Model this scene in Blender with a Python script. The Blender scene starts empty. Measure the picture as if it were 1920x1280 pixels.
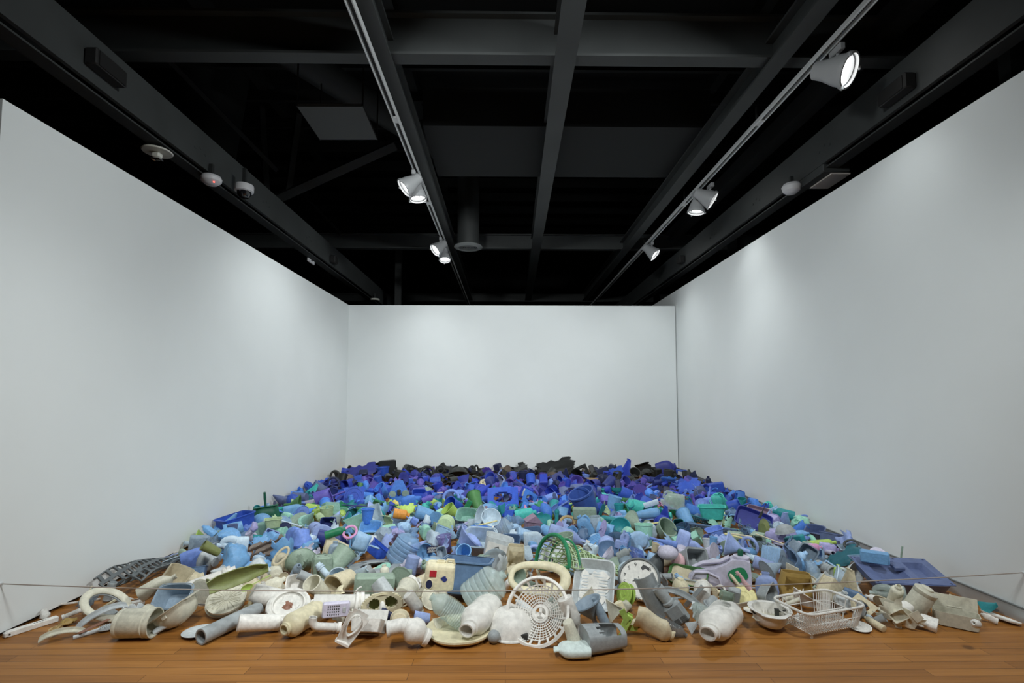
import bpy, math, random
import numpy as np
from mathutils import Vector, Matrix, Euler
C = bpy.context.scene.collection
sc = bpy.context.scene
PI = math.pi
sin, cos = math.sin, math.cos

class noise:
    """repeatable smooth vector noise"""
    @staticmethod
    def noise_vector(p):
        x, y, z = p[0] * 2.9, p[1] * 2.9, p[2] * 2.9
        a = sin(x + 1.9 * sin(.83 * y + 1.1) + .7) + .6 * sin(1.71 * z + 1.3 * sin(1.37 * x) + .35 * y + 2.1)
        b = sin(y + 1.8 * sin(.91 * z + .4) + 2.3) + .6 * sin(1.63 * x + 1.4 * sin(1.29 * y) + .31 * z + .9)
        c = sin(z + 1.7 * sin(.77 * x + 2.7) + 1.6) + .6 * sin(1.79 * y + 1.2 * sin(1.43 * z) + .37 * x + 3.3)
        return Vector((a, b, c)) * .36

# ------------------------------------------------------------------ camera
F = 907.0
CAM = Vector((0, 0, 1.21))
PITCH, YAW, SHY = math.radians(3.5), -math.radians(0.758), 51.5
cd = bpy.data.cameras.new('camera')
cam = bpy.data.objects.new('camera', cd); C.objects.link(cam)
cd.sensor_fit = 'HORIZONTAL'; cd.sensor_width = 36.0; cd.lens = F / 1920 * 36
cd.shift_y = SHY / 1920; cd.clip_end = 100
cam.location = CAM
cam.rotation_euler = (PI / 2 + PITCH, 0, YAW)
sc.camera = cam
CR = cam.rotation_euler.to_matrix()

def ray(px, py):
    return (CR @ Vector(((px - 960) / F, (640 + SHY - py) / F, -1.0)))

def at_y(px, py, y):
    d = ray(px, py); return CAM + d * (y / d.y)

def at_z(px, py, z):
    d = ray(px, py); return CAM + d * ((z - CAM.z) / d.z)

def at_x(px, py, x):
    d = ray(px, py); return CAM + d * (x / d.x)

def to_px(p):
    q = CR.transposed() @ (Vector(p) - CAM)
    return 960 + F * q.x / -q.z, 640 + SHY - F * q.y / -q.z

# ------------------------------------------------------------------ colours and materials
def lin(c):
    return tuple(((v / 255) / 12.92 if v / 255 <= 0.04045 else ((v / 255 + 0.055) / 1.055) ** 2.4) for v in c)

PAL = {  # name : sRGB
 'white': (222, 219, 212), 'cream': (208, 204, 184), 'ivory': (222, 212, 176), 'beige': (200, 188, 156), 'tan': (176, 150, 100),
 'grey': (150, 156, 158), 'light grey': (188, 194, 196), 'dark grey': (92, 98, 100), 'charcoal': (58, 60, 58), 'black': (32, 33, 32),
 'brown': (120, 106, 94), 'rust': (136, 92, 72), 'pale lilac': (196, 192, 212), 'lilac': (164, 158, 208), 'lavender': (146, 166, 218),
 'periwinkle': (106, 138, 214), 'violet': (98, 86, 186), 'purple': (70, 54, 146), 'pink': (206, 140, 184), 'pale pink': (220, 176, 180), 'mauve': (146, 122, 142),
 'red': (190, 24, 44), 'orange': (240, 150, 30), 'yellow': (224, 204, 92), 'pale yellow': (216, 206, 140), 'mustard': (172, 140, 66),
 'lime': (168, 200, 84), 'pale green': (180, 204, 156), 'olive': (120, 128, 70), 'green': (70, 128, 66), 'emerald': (24, 130, 84), 'dark green': (16, 92, 66),
 'sage': (140, 160, 142), 'mint': (150, 208, 186), 'sea green': (132, 178, 164), 'turquoise': (52, 190, 180), 'teal': (20, 142, 150), 'dark teal': (20, 96, 110),
 'ice blue': (188, 208, 222), 'pale blue': (150, 186, 220), 'sky blue': (108, 164, 214), 'bright blue': (64, 128, 222), 'royal blue': (38, 82, 190),
 'cobalt blue': (36, 62, 178), 'dark blue': (38, 52, 122), 'navy': (34, 42, 78), 'steel blue': (92, 122, 158), 'slate blue': (92, 106, 148), 'blue grey': (134, 152, 168),
 'denim': (50, 82, 158), 'frost': (206, 220, 216), 'indigo': (48, 56, 146),
}
MATS = {}

def nn(nt, t, **kw):
    n = nt.nodes.new(t)
    for k, v in kw.items():
        if k in n.inputs: n.inputs[k].default_value = v
        else: setattr(n, k, v)
    return n

def newmat(name):
    m = bpy.data.materials.new(name); m.use_nodes = True
    nt = m.node_tree; b = nt.nodes['Principled BSDF']
    return m, nt, b

def plastic(key):
    """weathered plastic of a palette colour; a leading ~ makes it see-through"""
    if key in MATS: return MATS[key]
    clear = key.startswith('~'); col = lin(PAL[key.lstrip('~')])
    k = 1.12; g_ = .3 * col[0] + .55 * col[1] + .15 * col[2]
    col = tuple(min(0.86, (v * .90 + g_ * .10) * k) for v in col)   # sun faded
    m, nt, b = newmat(('clear ' if clear else 'plastic ') + key.lstrip('~'))
    L = nt.links.new
    tc = nn(nt, 'ShaderNodeTexCoord')
    oi = nn(nt, 'ShaderNodeObjectInfo')
    n1 = nn(nt, 'ShaderNodeTexNoise', Scale=9.0, Detail=5.0, Roughness=0.62)
    L(tc.outputs['Object'], n1.inputs['Vector'])
    r1 = nn(nt, 'ShaderNodeMapRange', **{'From Min': 0.3, 'From Max': 0.72, 'To Min': 0.80, 'To Max': 1.10})
    L(n1.outputs['Fac'], r1.inputs['Value'])
    r2 = nn(nt, 'ShaderNodeMapRange', **{'To Min': 0.84, 'To Max': 1.12})
    L(oi.outputs['Random'], r2.inputs['Value'])
    mu = nn(nt, 'ShaderNodeMath', operation='MULTIPLY'); L(r1.outputs[0], mu.inputs[0]); L(r2.outputs[0], mu.inputs[1])
    hs = nn(nt, 'ShaderNodeHueSaturation', Color=(*col, 1)); L(mu.outputs[0], hs.inputs['Value'])
    # grime in worn patches
    n2 = nn(nt, 'ShaderNodeTexNoise', Scale=26.0, Detail=6.0, Roughness=0.7)
    L(tc.outputs['Object'], n2.inputs['Vector'])
    r3 = nn(nt, 'ShaderNodeMapRange', **{'From Min': 0.60, 'From Max': 0.74, 'To Min': 0.0, 'To Max': 0.45 if not clear else 0.1})
    L(n2.outputs['Fac'], r3.inputs['Value'])
    mx = nn(nt, 'ShaderNodeMix', data_type='RGBA')
    L(r3.outputs[0], mx.inputs['Factor']); L(hs.outputs[0], mx.inputs['A']); mx.inputs['B'].default_value = (*[v * 0.55 + 0.02 for v in col], 1)
    L(mx.outputs['Result'], b.inputs['Base Color'])
    b.inputs['Roughness'].default_value = 0.46 if not clear else 0.12
    b.inputs['Specular IOR Level'].default_value = 0.4
    bp = nn(nt, 'ShaderNodeBump', Strength=0.12, Distance=0.01); L(n2.outputs['Fac'], bp.inputs['Height']); L(bp.outputs[0], b.inputs['Normal'])
    if clear:
        tr = nn(nt, 'ShaderNodeBsdfTransparent', Color=(*[0.55 + 0.45 * v for v in col], 1))
        ms = nn(nt, 'ShaderNodeMixShader', Fac=0.40)
        L(tr.outputs[0], ms.inputs[1]); L(b.outputs[0], ms.inputs[2]); L(ms.outputs[0], nt.nodes['Material Output'].inputs['Surface'])
    MATS[key] = m
    return m

def simple(name, col, rough=0.6, spec=0.4, metal=0.0, noise_amt=0.0, scale=8.0):
    if name in MATS: return MATS[name]
    m, nt, b = newmat(name)
    b.inputs['Base Color'].default_value = (*col, 1)
    b.inputs['Roughness'].default_value = rough; b.inputs['Metallic'].default_value = metal
    b.inputs['Specular IOR Level'].default_value = spec
    if noise_amt:
        L = nt.links.new
        tc = nn(nt, 'ShaderNodeTexCoord'); n1 = nn(nt, 'ShaderNodeTexNoise', Scale=scale, Detail=4.0)
        L(tc.outputs['Object'], n1.inputs['Vector'])
        r1 = nn(nt, 'ShaderNodeMapRange', **{'From Min': 0.3, 'From Max': 0.7, 'To Min': 1 - noise_amt, 'To Max': 1 + noise_amt})
        L(n1.outputs['Fac'], r1.inputs['Value'])
        hs = nn(nt, 'ShaderNodeHueSaturation', Color=(*col, 1)); L(r1.outputs[0], hs.inputs['Value']); L(hs.outputs[0], b.inputs['Base Color'])
    MATS[name] = m
    return m

def emit(name, col, strength):
    if name in MATS: return MATS[name]
    m, nt, b = newmat(name)
    b.inputs['Base Color'].default_value = (*col, 1)
    b.inputs['Emission Color'].default_value = (*col, 1); b.inputs['Emission Strength'].default_value = strength
    MATS[name] = m
    return m

# ------------------------------------------------------------------ mesh maker
class M:
    def __init__(s): s.v = []; s.f = []
    def vert(s, *p): s.v.append(tuple(p)); return len(s.v) - 1
    def box(s, cx, cy, cz, sx, sy, sz, bev=0.0, rot=None):
        """box with chamfered edges when bev > 0"""
        b = len(s.v)
        if bev <= 0:
            for z in (-1, 1):
                for (x, y) in ((-1, -1), (1, -1), (1, 1), (-1, 1)): s.v.append((x * sx / 2, y * sy / 2, z * sz / 2))
            fs = [(3, 2, 1, 0), (4, 5, 6, 7), (0, 1, 5, 4), (1, 2, 6, 5), (2, 3, 7, 6), (3, 0, 4, 7)]
        else:
            bev = min(bev, sx * .45, sy * .45, sz * .45)
            for (z, i) in ((-sz / 2, bev), (-sz / 2 + bev, 0), (sz / 2 - bev, 0), (sz / 2, bev)):
                X, Y = sx / 2 - i, sy / 2 - i; c = bev if i == 0 else bev * .5
                for (x, y) in ((-X, -Y + c), (-X + c, -Y), (X - c, -Y), (X, -Y + c), (X, Y - c), (X - c, Y), (-X + c, Y), (-X, Y - c)): s.v.append((x, y, z))
            fs = [tuple(range(7, -1, -1)), tuple(range(24, 32))]
            for k in range(3):
                for j in range(8): fs.append((k * 8 + j, k * 8 + (j + 1) % 8, k * 8 + 8 + (j + 1) % 8, k * 8 + 8 + j))
        for i in range(b, len(s.v)):
            p = Vector(s.v[i])
            if rot is not None: p = rot @ p
            s.v[i] = (p.x + cx, p.y + cy, p.z + cz)
        s.f += [tuple(b + i for i in f) for f in fs]
        return s
    def lathe(s, prof, n=20, ax=1.0, ay=1.0, p=2.0, o=(0, 0, 0), a0=0.0, a1=2 * PI, rot=None):
        """turn a profile of (r, z) round Z; p > 2 squares the section off"""
        full = abs(a1 - a0 - 2 * PI) < 1e-6
        rings = []
        m = n if full else n + 1
        for (r, z) in prof:
            if abs(r) < 1e-6: rings.append([s._t((0, 0, z), o, rot)])
            else:
                row = []
                for i in range(m):
                    t = a0 + (a1 - a0) * i / n
                    if p > 2.0: t += -0.25 * sin(4 * t) * min(1, (p - 2) / 4) if full else 0
                    c, q = cos(t), sin(t)
                    e = 2.0 / p
                    x = math.copysign(abs(c) ** e, c); y = math.copysign(abs(q) ** e, q)
                    row.append(s._t((ax * r * x, ay * r * y, z), o, rot))
                rings.append(row)
        for A, B in zip(rings, rings[1:]):
            if len(A) == 1 and len(B) == 1: continue
            k = n
            for i in range(k):
                j = (i + 1) % m if full else i + 1
                if len(A) == 1: s.f.append((A[0], B[j], B[i]))
                elif len(B) == 1: s.f.append((A[i], A[j], B[0]))
                else: s.f.append((A[i], A[j], B[j], B[i]))
        return s
    def _t(s, p, o, rot):
        if rot is not None: p = rot @ Vector(p)
        s.v.append((p[0] + o[0], p[1] + o[1], p[2] + o[2])); return len(s.v) - 1
    def tube(s, path, r, n=8, closed=False, flat=1.0, caps=True, up=None):
        P = [Vector(p) for p in path]; N = len(P); rows = []
        last = None
        for i in range(N):
            if closed: t = P[(i + 1) % N] - P[i - 1]
            else: t = P[min(i + 1, N - 1)] - P[max(i - 1, 0)]
            t = t.normalized() if t.length > 1e-9 else Vector((0, 0, 1))
            if up is not None: a = Vector(up)
            elif last is None: a = Vector((0, 0, 1)) if abs(t.z) < .9 else Vector((1, 0, 0))
            else: a = last
            b = t.cross(a); b = b.normalized() if b.length > 1e-6 else t.orthogonal().normalized()
            a2 = b.cross(t).normalized(); last = a2
            rr = r[i] if isinstance(r, (list, tuple)) else r
            rows.append([s._t(P[i] + b * (cos(2 * PI * k / n) * rr) + a2 * (sin(2 * PI * k / n) * rr * flat), (0, 0, 0), None) for k in range(n)])
        for i in range(N if closed else N - 1):
            A, B = rows[i], rows[(i + 1) % N]
            for k in range(n): s.f.append((A[k], A[(k + 1) % n], B[(k + 1) % n], B[k]))
        if not closed and caps:
            s.f.append(tuple(reversed(rows[0]))); s.f.append(tuple(rows[-1]))
        return s
    def pipe(s, path, ro, ri, n=16):
        """hollow tube, open at both ends"""
        b0 = len(s.v); s.tube(path, ro, n, caps=False); N = len(path)
        b1 = len(s.v); s.tube(path, ri, n, caps=False)
        for f in range(len(s.f) - (N - 1) * n, len(s.f)): s.f[f] = tuple(reversed(s.f[f]))
        for e in (0, N - 1):
            for k in range(n):
                q = (b0 + e * n + k, b0 + e * n + (k + 1) % n, b1 + e * n + (k + 1) % n, b1 + e * n + k)
                s.f.append(q if e else tuple(reversed(q)))
        return s
    def sheet(s, fn, nu, nv, t, keep=None, wrapu=False):
        """thick sheet through fn(u, v); keep(i, j) says which cells stay"""
        P = [[Vector(fn(i / nu, j / nv)) for j in range(nv + 1)] for i in range(nu + 1)]
        idx = {}
        def nrm(i, j):
            a = P[min(i + 1, nu)][j] - P[max(i - 1, 0)][j]; b = P[i][min(j + 1, nv)] - P[i][max(j - 1, 0)]
            c = a.cross(b); return c.normalized() if c.length > 1e-12 else Vector((0, 0, 1))
        def vi(i, j, side):
            if wrapu: i = i % nu
            k = (i, j, side)
            if k not in idx:
                idx[k] = len(s.v); q = P[i][j] + nrm(i, j) * (t / 2 if side else -t / 2); s.v.append(tuple(q))
            return idx[k]
        K = [[(keep is None or keep(i, j)) for j in range(nv)] for i in range(nu)]
        def kk(i, j):
            if wrapu: i %= nu
            return 0 <= i < nu and 0 <= j < nv and K[i][j]
        for i in range(nu):
            for j in range(nv):
                if not K[i][j]: continue
                s.f.append((vi(i, j, 1), vi(i + 1, j, 1), vi(i + 1, j + 1, 1), vi(i, j + 1, 1)))
                s.f.append((vi(i, j, 0), vi(i, j + 1, 0), vi(i + 1, j + 1, 0), vi(i + 1, j, 0)))
                for (di, dj, a, b) in ((-1, 0, (i, j + 1), (i, j)), (1, 0, (i + 1, j), (i + 1, j + 1)), (0, -1, (i, j), (i + 1, j)), (0, 1, (i + 1, j + 1), (i, j + 1))):
                    if not kk(i + di, j + dj): s.f.append((vi(*a, 0), vi(*b, 0), vi(*b, 1), vi(*a, 1)))
        return s
    def poly(s, pts, t, plane='xy', bev=0.0):
        """extruded outline, thickness t along the third axis"""
        def q(a, b, c): return {'xy': (a, b, c), 'xz': (a, c, b), 'yz': (c, a, b)}[plane]
        n = len(pts); b = len(s.v)
        for z in (-t / 2, t / 2):
            for (x, y) in pts: s.v.append(q(x, y, z))
        s.f.append(tuple(range(b + n - 1, b - 1, -1))); s.f.append(tuple(range(b + n, b + 2 * n)))
        for i in range(n): s.f.append((b + i, b + (i + 1) % n, b + n + (i + 1) % n, b + n + i))
        return s
    def dent(s, amp, freq=3.0, seed=0.0):
        o = Vector((seed * 7.3, seed * 3.1, seed * 5.7))
        s.v = [tuple(Vector(p) + noise.noise_vector(Vector(p) * freq + o) * amp) for p in s.v]; return s
    def warp(s, fn): s.v = [tuple(fn(*p)) for p in s.v]; return s
    def mesh(s, name, smooth=35):
        me = bpy.data.meshes.new(name); me.from_pydata(s.v, [], s.f)
        me.validate(); me.update()
        import bmesh
        bm = bmesh.new(); bm.from_mesh(me); bmesh.ops.recalc_face_normals(bm, faces=bm.faces[:]); bm.to_mesh(me); bm.free()
        if smooth:
            for p in me.polygons: p.use_smooth = True
            me.set_sharp_from_angle(angle=math.radians(smooth))
        return me

def link(name, m, mat, parent=None, smooth=35):
    me = m if isinstance(m, bpy.types.Mesh) else m.mesh(name, smooth)
    o = bpy.data.objects.new(name, me); C.objects.link(o)
    if mat is not None:
        if len(me.materials) == 0: me.materials.append(mat)
        else: o.material_slots[0].link = 'OBJECT'; o.material_slots[0].material = mat
    if parent is not None: o.parent = parent
    return o

def struct(name, m, mat, parent=None, smooth=0):
    o = link(name, m, mat, parent, smooth)
    if parent is None: o['kind'] = 'structure'
    return o

def tag(o, label, cat, group=None):
    o['label'] = label; o['category'] = cat
    if group: o['group'] = group
    return o

def empty(name, loc, label, cat, group=None, rot=(0, 0, 0)):
    o = bpy.data.objects.new(name, None); C.objects.link(o)
    o.location = loc; o.rotation_euler = rot; o.empty_display_size = .05
    return tag(o, label, cat, group)
# ------------------------------------------------------------------ the gallery bay
XL, XR, YB = -2.563, 2.807, 7.87
ZB, ZR = 2.735, 2.985          # tops of the left/back walls and of the taller right wall
Y0 = 2.41                      # where the left wall begins
def wallmat(name, col):
    m, nt, b = newmat(name); L = nt.links.new
    tc = nn(nt, 'ShaderNodeTexCoord'); n1 = nn(nt, 'ShaderNodeTexNoise', Scale=1.3, Detail=3.0)
    L(tc.outputs['Object'], n1.inputs['Vector'])
    r1 = nn(nt, 'ShaderNodeMapRange', **{'From Min': 0.3, 'From Max': 0.7, 'To Min': 0.975, 'To Max': 1.02}); L(n1.outputs['Fac'], r1.inputs['Value'])
    hs = nn(nt, 'ShaderNodeHueSaturation', Color=(*col, 1)); L(r1.outputs[0], hs.inputs['Value']); L(hs.outputs[0], b.inputs['Base Color'])
    n2 = nn(nt, 'ShaderNodeTexNoise', Scale=260.0, Detail=2.0); L(tc.outputs['Object'], n2.inputs['Vector'])
    bp = nn(nt, 'ShaderNodeBump', Strength=0.05, Distance=0.002); L(n2.outputs['Fac'], bp.inputs['Height']); L(bp.outputs[0], b.inputs['Normal'])
    b.inputs['Roughness'].default_value = 0.55; b.inputs['Specular IOR Level'].default_value = 0.25
    return m
white_wall = wallmat('white wall paint', (0.80, 0.835, 0.835))
T = 0.12
# left wall stands 2 cm off the floor over a gap; a black strip paints its shade
struct('wall_left', M().box(XL - T / 2, (Y0 + YB + T) / 2, (ZB + 0.022) / 2, T, YB + T - Y0, ZB - 0.022), white_wall)
struct('recess_shade_left', M().box(XL - T / 2 - .015, (Y0 + YB) / 2, 0.011, T - .03, YB - Y0, 0.022), simple('recess shade black', (0.008, 0.008, 0.008)))
struct('wall_back', M().box((XL + XR - 0.014) / 2, YB + T / 2, ZB / 2, XR - XL - 0.014, T, ZB), white_wall)
struct('wall_right', M().box(XR + T / 2, (1.2 + 11.0) / 2, ZR / 2, T, 9.8, ZR), white_wall)
struct('baseboard_right', M().box(XR - .006, (1.2 + YB - .02) / 2, 0.036, .012, YB - 1.22, 0.072), simple('grey metal skirting', (0.52, 0.55, 0.56), .38, .5, .35, .06, 3))
struct('trim_1', M().box(XR - .007, (1.2 + YB - .02) / 2, 0.076, .014, YB - 1.22, 0.008), simple('skirting edge', (0.16, 0.17, 0.17), .5))
# floor of narrow strip planks running across the room
m, nt, b = newmat('oak strip floor'); L = nt.links.new
tc = nn(nt, 'ShaderNodeTexCoord')
br = nn(nt, 'ShaderNodeTexBrick', offset=0.37, offset_frequency=2, squash=1.0)
for k, v in {'Scale': 1.0, 'Mortar Size': 0.0011, 'Mortar Smooth': 0.3, 'Bias': 0.0, 'Brick Width': 1.15, 'Row Height': 0.057, 'Color1': (0, 0, 0, 1), 'Color2': (1, 1, 1, 1), 'Mortar': (0.5, 0.5, 0.5, 1)}.items(): br.inputs[k].default_value = v
L(tc.outputs['Object'], br.inputs['Vector'])
mp = nn(nt, 'ShaderNodeMapping'); mp.inputs['Scale'].default_value = (1.6, 34.0, 1.0); L(tc.outputs['Object'], mp.inputs['Vector'])
gr = nn(nt, 'ShaderNodeTexNoise', Scale=1.6, Detail=7.0, Roughness=0.65, Distortion=0.6); L(mp.outputs[0], gr.inputs['Vector'])
mp2 = nn(nt, 'ShaderNodeMapping'); mp2.inputs['Scale'].default_value = (0.5, 17.5, 1.0); L(tc.outputs['Object'], mp2.inputs['Vector'])
pl = nn(nt, 'ShaderNodeTexNoise', Scale=1.0, Detail=1.0); L(mp2.outputs[0], pl.inputs['Vector'])
cr = nn(nt, 'ShaderNodeValToRGB'); e = cr.color_ramp.elements
e[0].position = 0.22; e[0].color = (0.165, 0.062, 0.013, 1); e[1].position = 0.80; e[1].color = (0.47, 0.21, 0.052, 1)
ne = cr.color_ramp.elements.new(0.5); ne.color = (0.315, 0.130, 0.029, 1)
mix = nn(nt, 'ShaderNodeMix', data_type='FLOAT', Factor=0.45)
L(gr.outputs['Fac'], mix.inputs[2]); L(pl.outputs['Fac'], mix.inputs[3])
mix2 = nn(nt, 'ShaderNodeMix', data_type='FLOAT', Factor=0.22); L(mix.outputs[0], mix2.inputs[2]); L(br.outputs['Color'], mix2.inputs[3])
L(mix2.outputs[0], cr.inputs['Fac'])
dk = nn(nt, 'ShaderNodeMix', data_type='RGBA'); L(br.outputs['Fac'], dk.inputs['Factor']); L(cr.outputs[0], dk.inputs['A']); dk.inputs['B'].default_value = (0.045, 0.02, 0.009, 1)
L(dk.outputs['Result'], b.inputs['Base Color'])
b.inputs['Roughness'].default_value = 0.42; b.inputs['Specular IOR Level'].default_value = 0.22
bp = nn(nt, 'ShaderNodeBump', Strength=0.25, Distance=0.002); L(mix2.outputs[0], bp.inputs['Height']); L(bp.outputs[0], b.inputs['Normal'])
struct('floor', M().box(0, 4.0, -0.05, 16, 20, 0.1), m)

# dark hall beyond and above
dark = simple('dark hall paint', (0.012, 0.013, 0.013), .8, .2)
struct('wall_far', M().box(0, 14.1, 3.0, 16, .2, 6.2), dark)
struct('wall_west', M().box(-8.1, 4, 3.0, .2, 20, 6.2), dark)
struct('wall_east', M().box(8.1, 4, 3.0, .2, 20, 6.2), dark)
struct('wall_rear', M().box(0, -6.1, 3.0, 16, .2, 6.2), simple('rear hall paint', (0.10, 0.105, 0.105), .7))
struct('ceiling', M().box(0, 4.0, 5.75, 16, 20, .1), dark)
ZC = CAM.z
steel = simple('dark painted steel', (0.043, 0.047, 0.047), .6, .3, 0, .12, 2.5)
steel2 = simple('darker painted steel', (0.022, 0.024, 0.024), .6, .3, 0, .12, 2.5)

def ibeam(m, x, y, z0, w, h, y1=None, along='y', tf=.02, tw=.014, x1=None):
    """I-beam, bottom flange underside at z0"""
    if along == 'y':
        L_, c = (y1 - y), (y + y1) / 2
        m.box(x, c, z0 + tf / 2, w, L_, tf).box(x, c, z0 + h - tf / 2, w, L_, tf).box(x, c, z0 + h / 2, tw, L_, h - 2 * tf)
    else:
        L_, c = (x1 - x), (x + x1) / 2
        m.box(c, y, z0 + tf / 2, L_, w, tf).box(c, y, z0 + h - tf / 2, L_, w, tf).box(c, y, z0 + h / 2, L_, tw, h - 2 * tf)
    return m
TB = 2.52
zb = ZC + TB
# long beams: beside each lighting track and one between
o = struct('beam_1', ibeam(M(), .357 * TB - 2 * .357 * TB, -2, zb, .10, .20, 13.8), steel)
o = struct('beam_2', ibeam(M(), .812 * TB, -2, zb, .13, .20, 13.8), steel)
mm = M(); ibeam(mm, 0, -8, 0, .158, .26, 8)
ang = -math.atan2((.225 - .165) * TB, 10.0)
mm.warp(lambda x, y, z: (x * cos(ang) - y * sin(ang) + .19 * TB, x * sin(ang) + y * cos(ang) + 5.8, z + zb))
struct('beam_3', mm, steel)
# deep side channels with a lower lip
for n, sx, cx in (('beam_4', -1, 2.64), ('beam_5', 1, 2.80)):
    mm = M(); zz = ZC + (2.0 if sx < 0 else 2.06)
    mm.box(sx * cx, 5.9, zz + .15, .03, 16, .30)
    mm.box(sx * (cx + .07), 5.9, zz - .03, .11, 16, .012).box(sx * (cx + .07), 5.9, zz + .31, .15, 16, .02)
    mm.box(sx * (cx + .12), 5.9, zz - .015, .012, 16, .04)
    for k in range(7):
        for j in range(3): mm.box(sx * (cx - .016), 4.0 + k * 1.15 + j * .07, zz + .12 + .03 * (j % 2), .006, .018, .018)
    struct(n, mm, steel)
struct('beam_6', M().box(1.06 * 2.75, 5.9, ZC + 2.75 + .09, .16, 16, .18), steel2)
# cross beams
struct('beam_7', ibeam(M(), -7.9, 907 * 2.56 / 660, ZC + 2.56, .115, .34, along='x', x1=7.9), steel)
struct('beam_8', M().box(.62, 907 * 2.72 / 532 + .6, ZC + 2.72 + .2, 2.9, 1.1, .4), simple('duct black', (.014, .0155, .016), .7, .2))
struct('beam_9', ibeam(M(), -7.9, 8.25, ZC + 2.58, .10, .26, along='x', x1=7.9), steel)
struct('beam_10', ibeam(M(), -7.9, 12.4, ZC + 2.5, .10, .2, along='x', x1=7.9), steel2)
# roof joists, close set, high up
mm = M()
for k in range(16): mm.box(0, 3.2 + k * .68, ZC + 4.25, 15.8, .05, .16)
for k in range(6): mm.box(-5.5 + k * 2.1, 6, ZC + 4.42, .12, 15.5, .22)
struct('ceiling_joists', mm, steel2)
# braces, hangers and posts
def bar(p, q, r, n=4): return M().tube([p, q], r, n)
A = at_y(512, 376, 6.2); B = at_y(742, 272, 6.0)
struct('brace_1', bar(A, B, .07), steel2)
struct('brace_2', bar(at_y(1062, 218, 6.0), at_y(1285, 303, 6.2), .05), steel2)
struct('brace_3', bar(at_y(300, 96, 5.2), at_y(520, 320, 6.4), .035), steel2)
struct('brace_4', bar(at_y(560, 358, 8.1), at_y(640, 440, 8.1), .03), steel2)
struct('brace_5', bar(at_y(560, 215, 6.2), at_y(538, 372, 6.2), .05), steel2)
struct('brace_6', bar(at_y(490, 200, 6.3), at_y(500, 372, 6.3), .05), steel2)
for n, (x, y0_, y1_, Y) in enumerate(((1372, 436, 480, 7.7), (1231, 545, 590, 10.5), (1890, 60, 160, 3.4), (748, 470, 600, 9.4))):
    a = at_y(x, y0_, Y); c = at_y(x, y1_, Y)
    struct('post_%d' % (n + 1), M().box(a.x, Y, (a.z + c.z) / 2, .12 if n != 2 else .09, .09, a.z - c.z + .3), steel2)
# air ducts: a sloping trunk with an elbow dropping to a round diffuser, and a wide cone
d1 = at_y(505, 75, 4.9); d2 = at_y(800, 262, 6.6); d3 = at_y(878, 315, 7.2); d4 = at_y(878, 462, 7.2)
path = [d1, d1.lerp(d2, .5), d2, d2.lerp(d3, .6), d3 + Vector((-.02, 0, .05)), d3 + Vector((0, 0, -.12)), d4]
duct = empty('air_duct', (d4.x, d4.y, d4.z), 'dark round air duct bending down beside the steel beam to a ring vent', 'air duct')
def under(o, par):
    o.parent = par; o.matrix_parent_inverse = Matrix.Translation(-par.location); return o
under(link('trunk', M().tube(path, .165, 18), steel2, None, 50), duct)
g = M(); g.lathe([(.21, 0), (.215, -.012), (.15, -.03), (.14, -.02)], 28, o=d4)
for k in range(5): g.lathe([(.03 + .025 * k, -.012), (.035 + .025 * k, -.024), (.043 + .025 * k, -.010), (.03 + .025 * k, -.012)], 24, o=d4)
under(link('diffuser_grille', g, simple('grey diffuser', (.16, .17, .17), .5)), duct)
cone = M().lathe([(.30, 0), (.52, 1.9), (.3, 1.9)], 20, o=at_y(395, 250, 6.3) - Vector((0, 0, .3)))
tag(link('hanging_cone', cone, steel2, None, 60), 'big dark tapered hood hanging in shadow above the left wall', 'hood')
bpy.data.objects['hanging_cone']['label'] = 'big dark tapered duct hood hanging in the shadows beyond the security camera'
p = [at_z(x, y, ZC + 2.66) for x, y in ((557, 200), (680, 200), (707, 262), (600, 262))]
pm = M()
for z in (0, .03):
    for q in p: pm.v.append((q.x, q.y, q.z + z))
pm.f = [(0, 1, 2, 3), (7, 6, 5, 4), (0, 4, 5, 1), (1, 5, 6, 2), (2, 6, 7, 3), (3, 7, 4, 0)]
o = empty('ceiling_panel', p[3], 'flat dark square panel hung between the beams above the track lights', 'ceiling panel')
under(link('board', pm, simple('panel grey', (.06, .063, .063), .7), None, 0), o)
hr = M()
for q in p: hr.box(q.x, q.y, q.z + .3, .012, .012, .6)
under(link('hanger_rods', hr, steel2, None, 0), o)

# ------------------------------------------------------------------ lighting tracks and heads
alu = simple('track aluminium', (.62, .64, .64), .42, .5, .2)
headmat = simple('lamp housing grey', (.34, .35, .36), .45, .5)
glow = emit('lamp glow', (1.0, 1.0, 0.97), 5.0)
TT = 2.42
tracks = {}
for nm, X, lab in (('west', -.397 * TT, 'long twin rail lighting track holding two pairs of lamps beside the steel beam'), ('east', .926 * TT, 'long twin rail lighting track on the side of the taller wall')):
    t = empty('lighting_track', (X, 5.9, ZC + TT), lab, 'lighting track')
    for sx in (-1, 1): link('rail', M().box(sx * .022, 0, .02, .014, 15.8, .04, .003), alu, t, 0)
    link('channel', M().box(0, 0, .034, .034, 15.8, .012), steel2, t, 0)
    for k in range(9): link('coupler', M().box(0, -7.2 + k * 1.8, .012, .05, .09, .018, .004), alu, t, 0)
    for k in range(9): link('hanger', M().box(.0, -7.0 + k * 1.75, .10, .012, .012, .16), steel2, t, 0)
    tracks[nm] = X
LIGHTS = []
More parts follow.
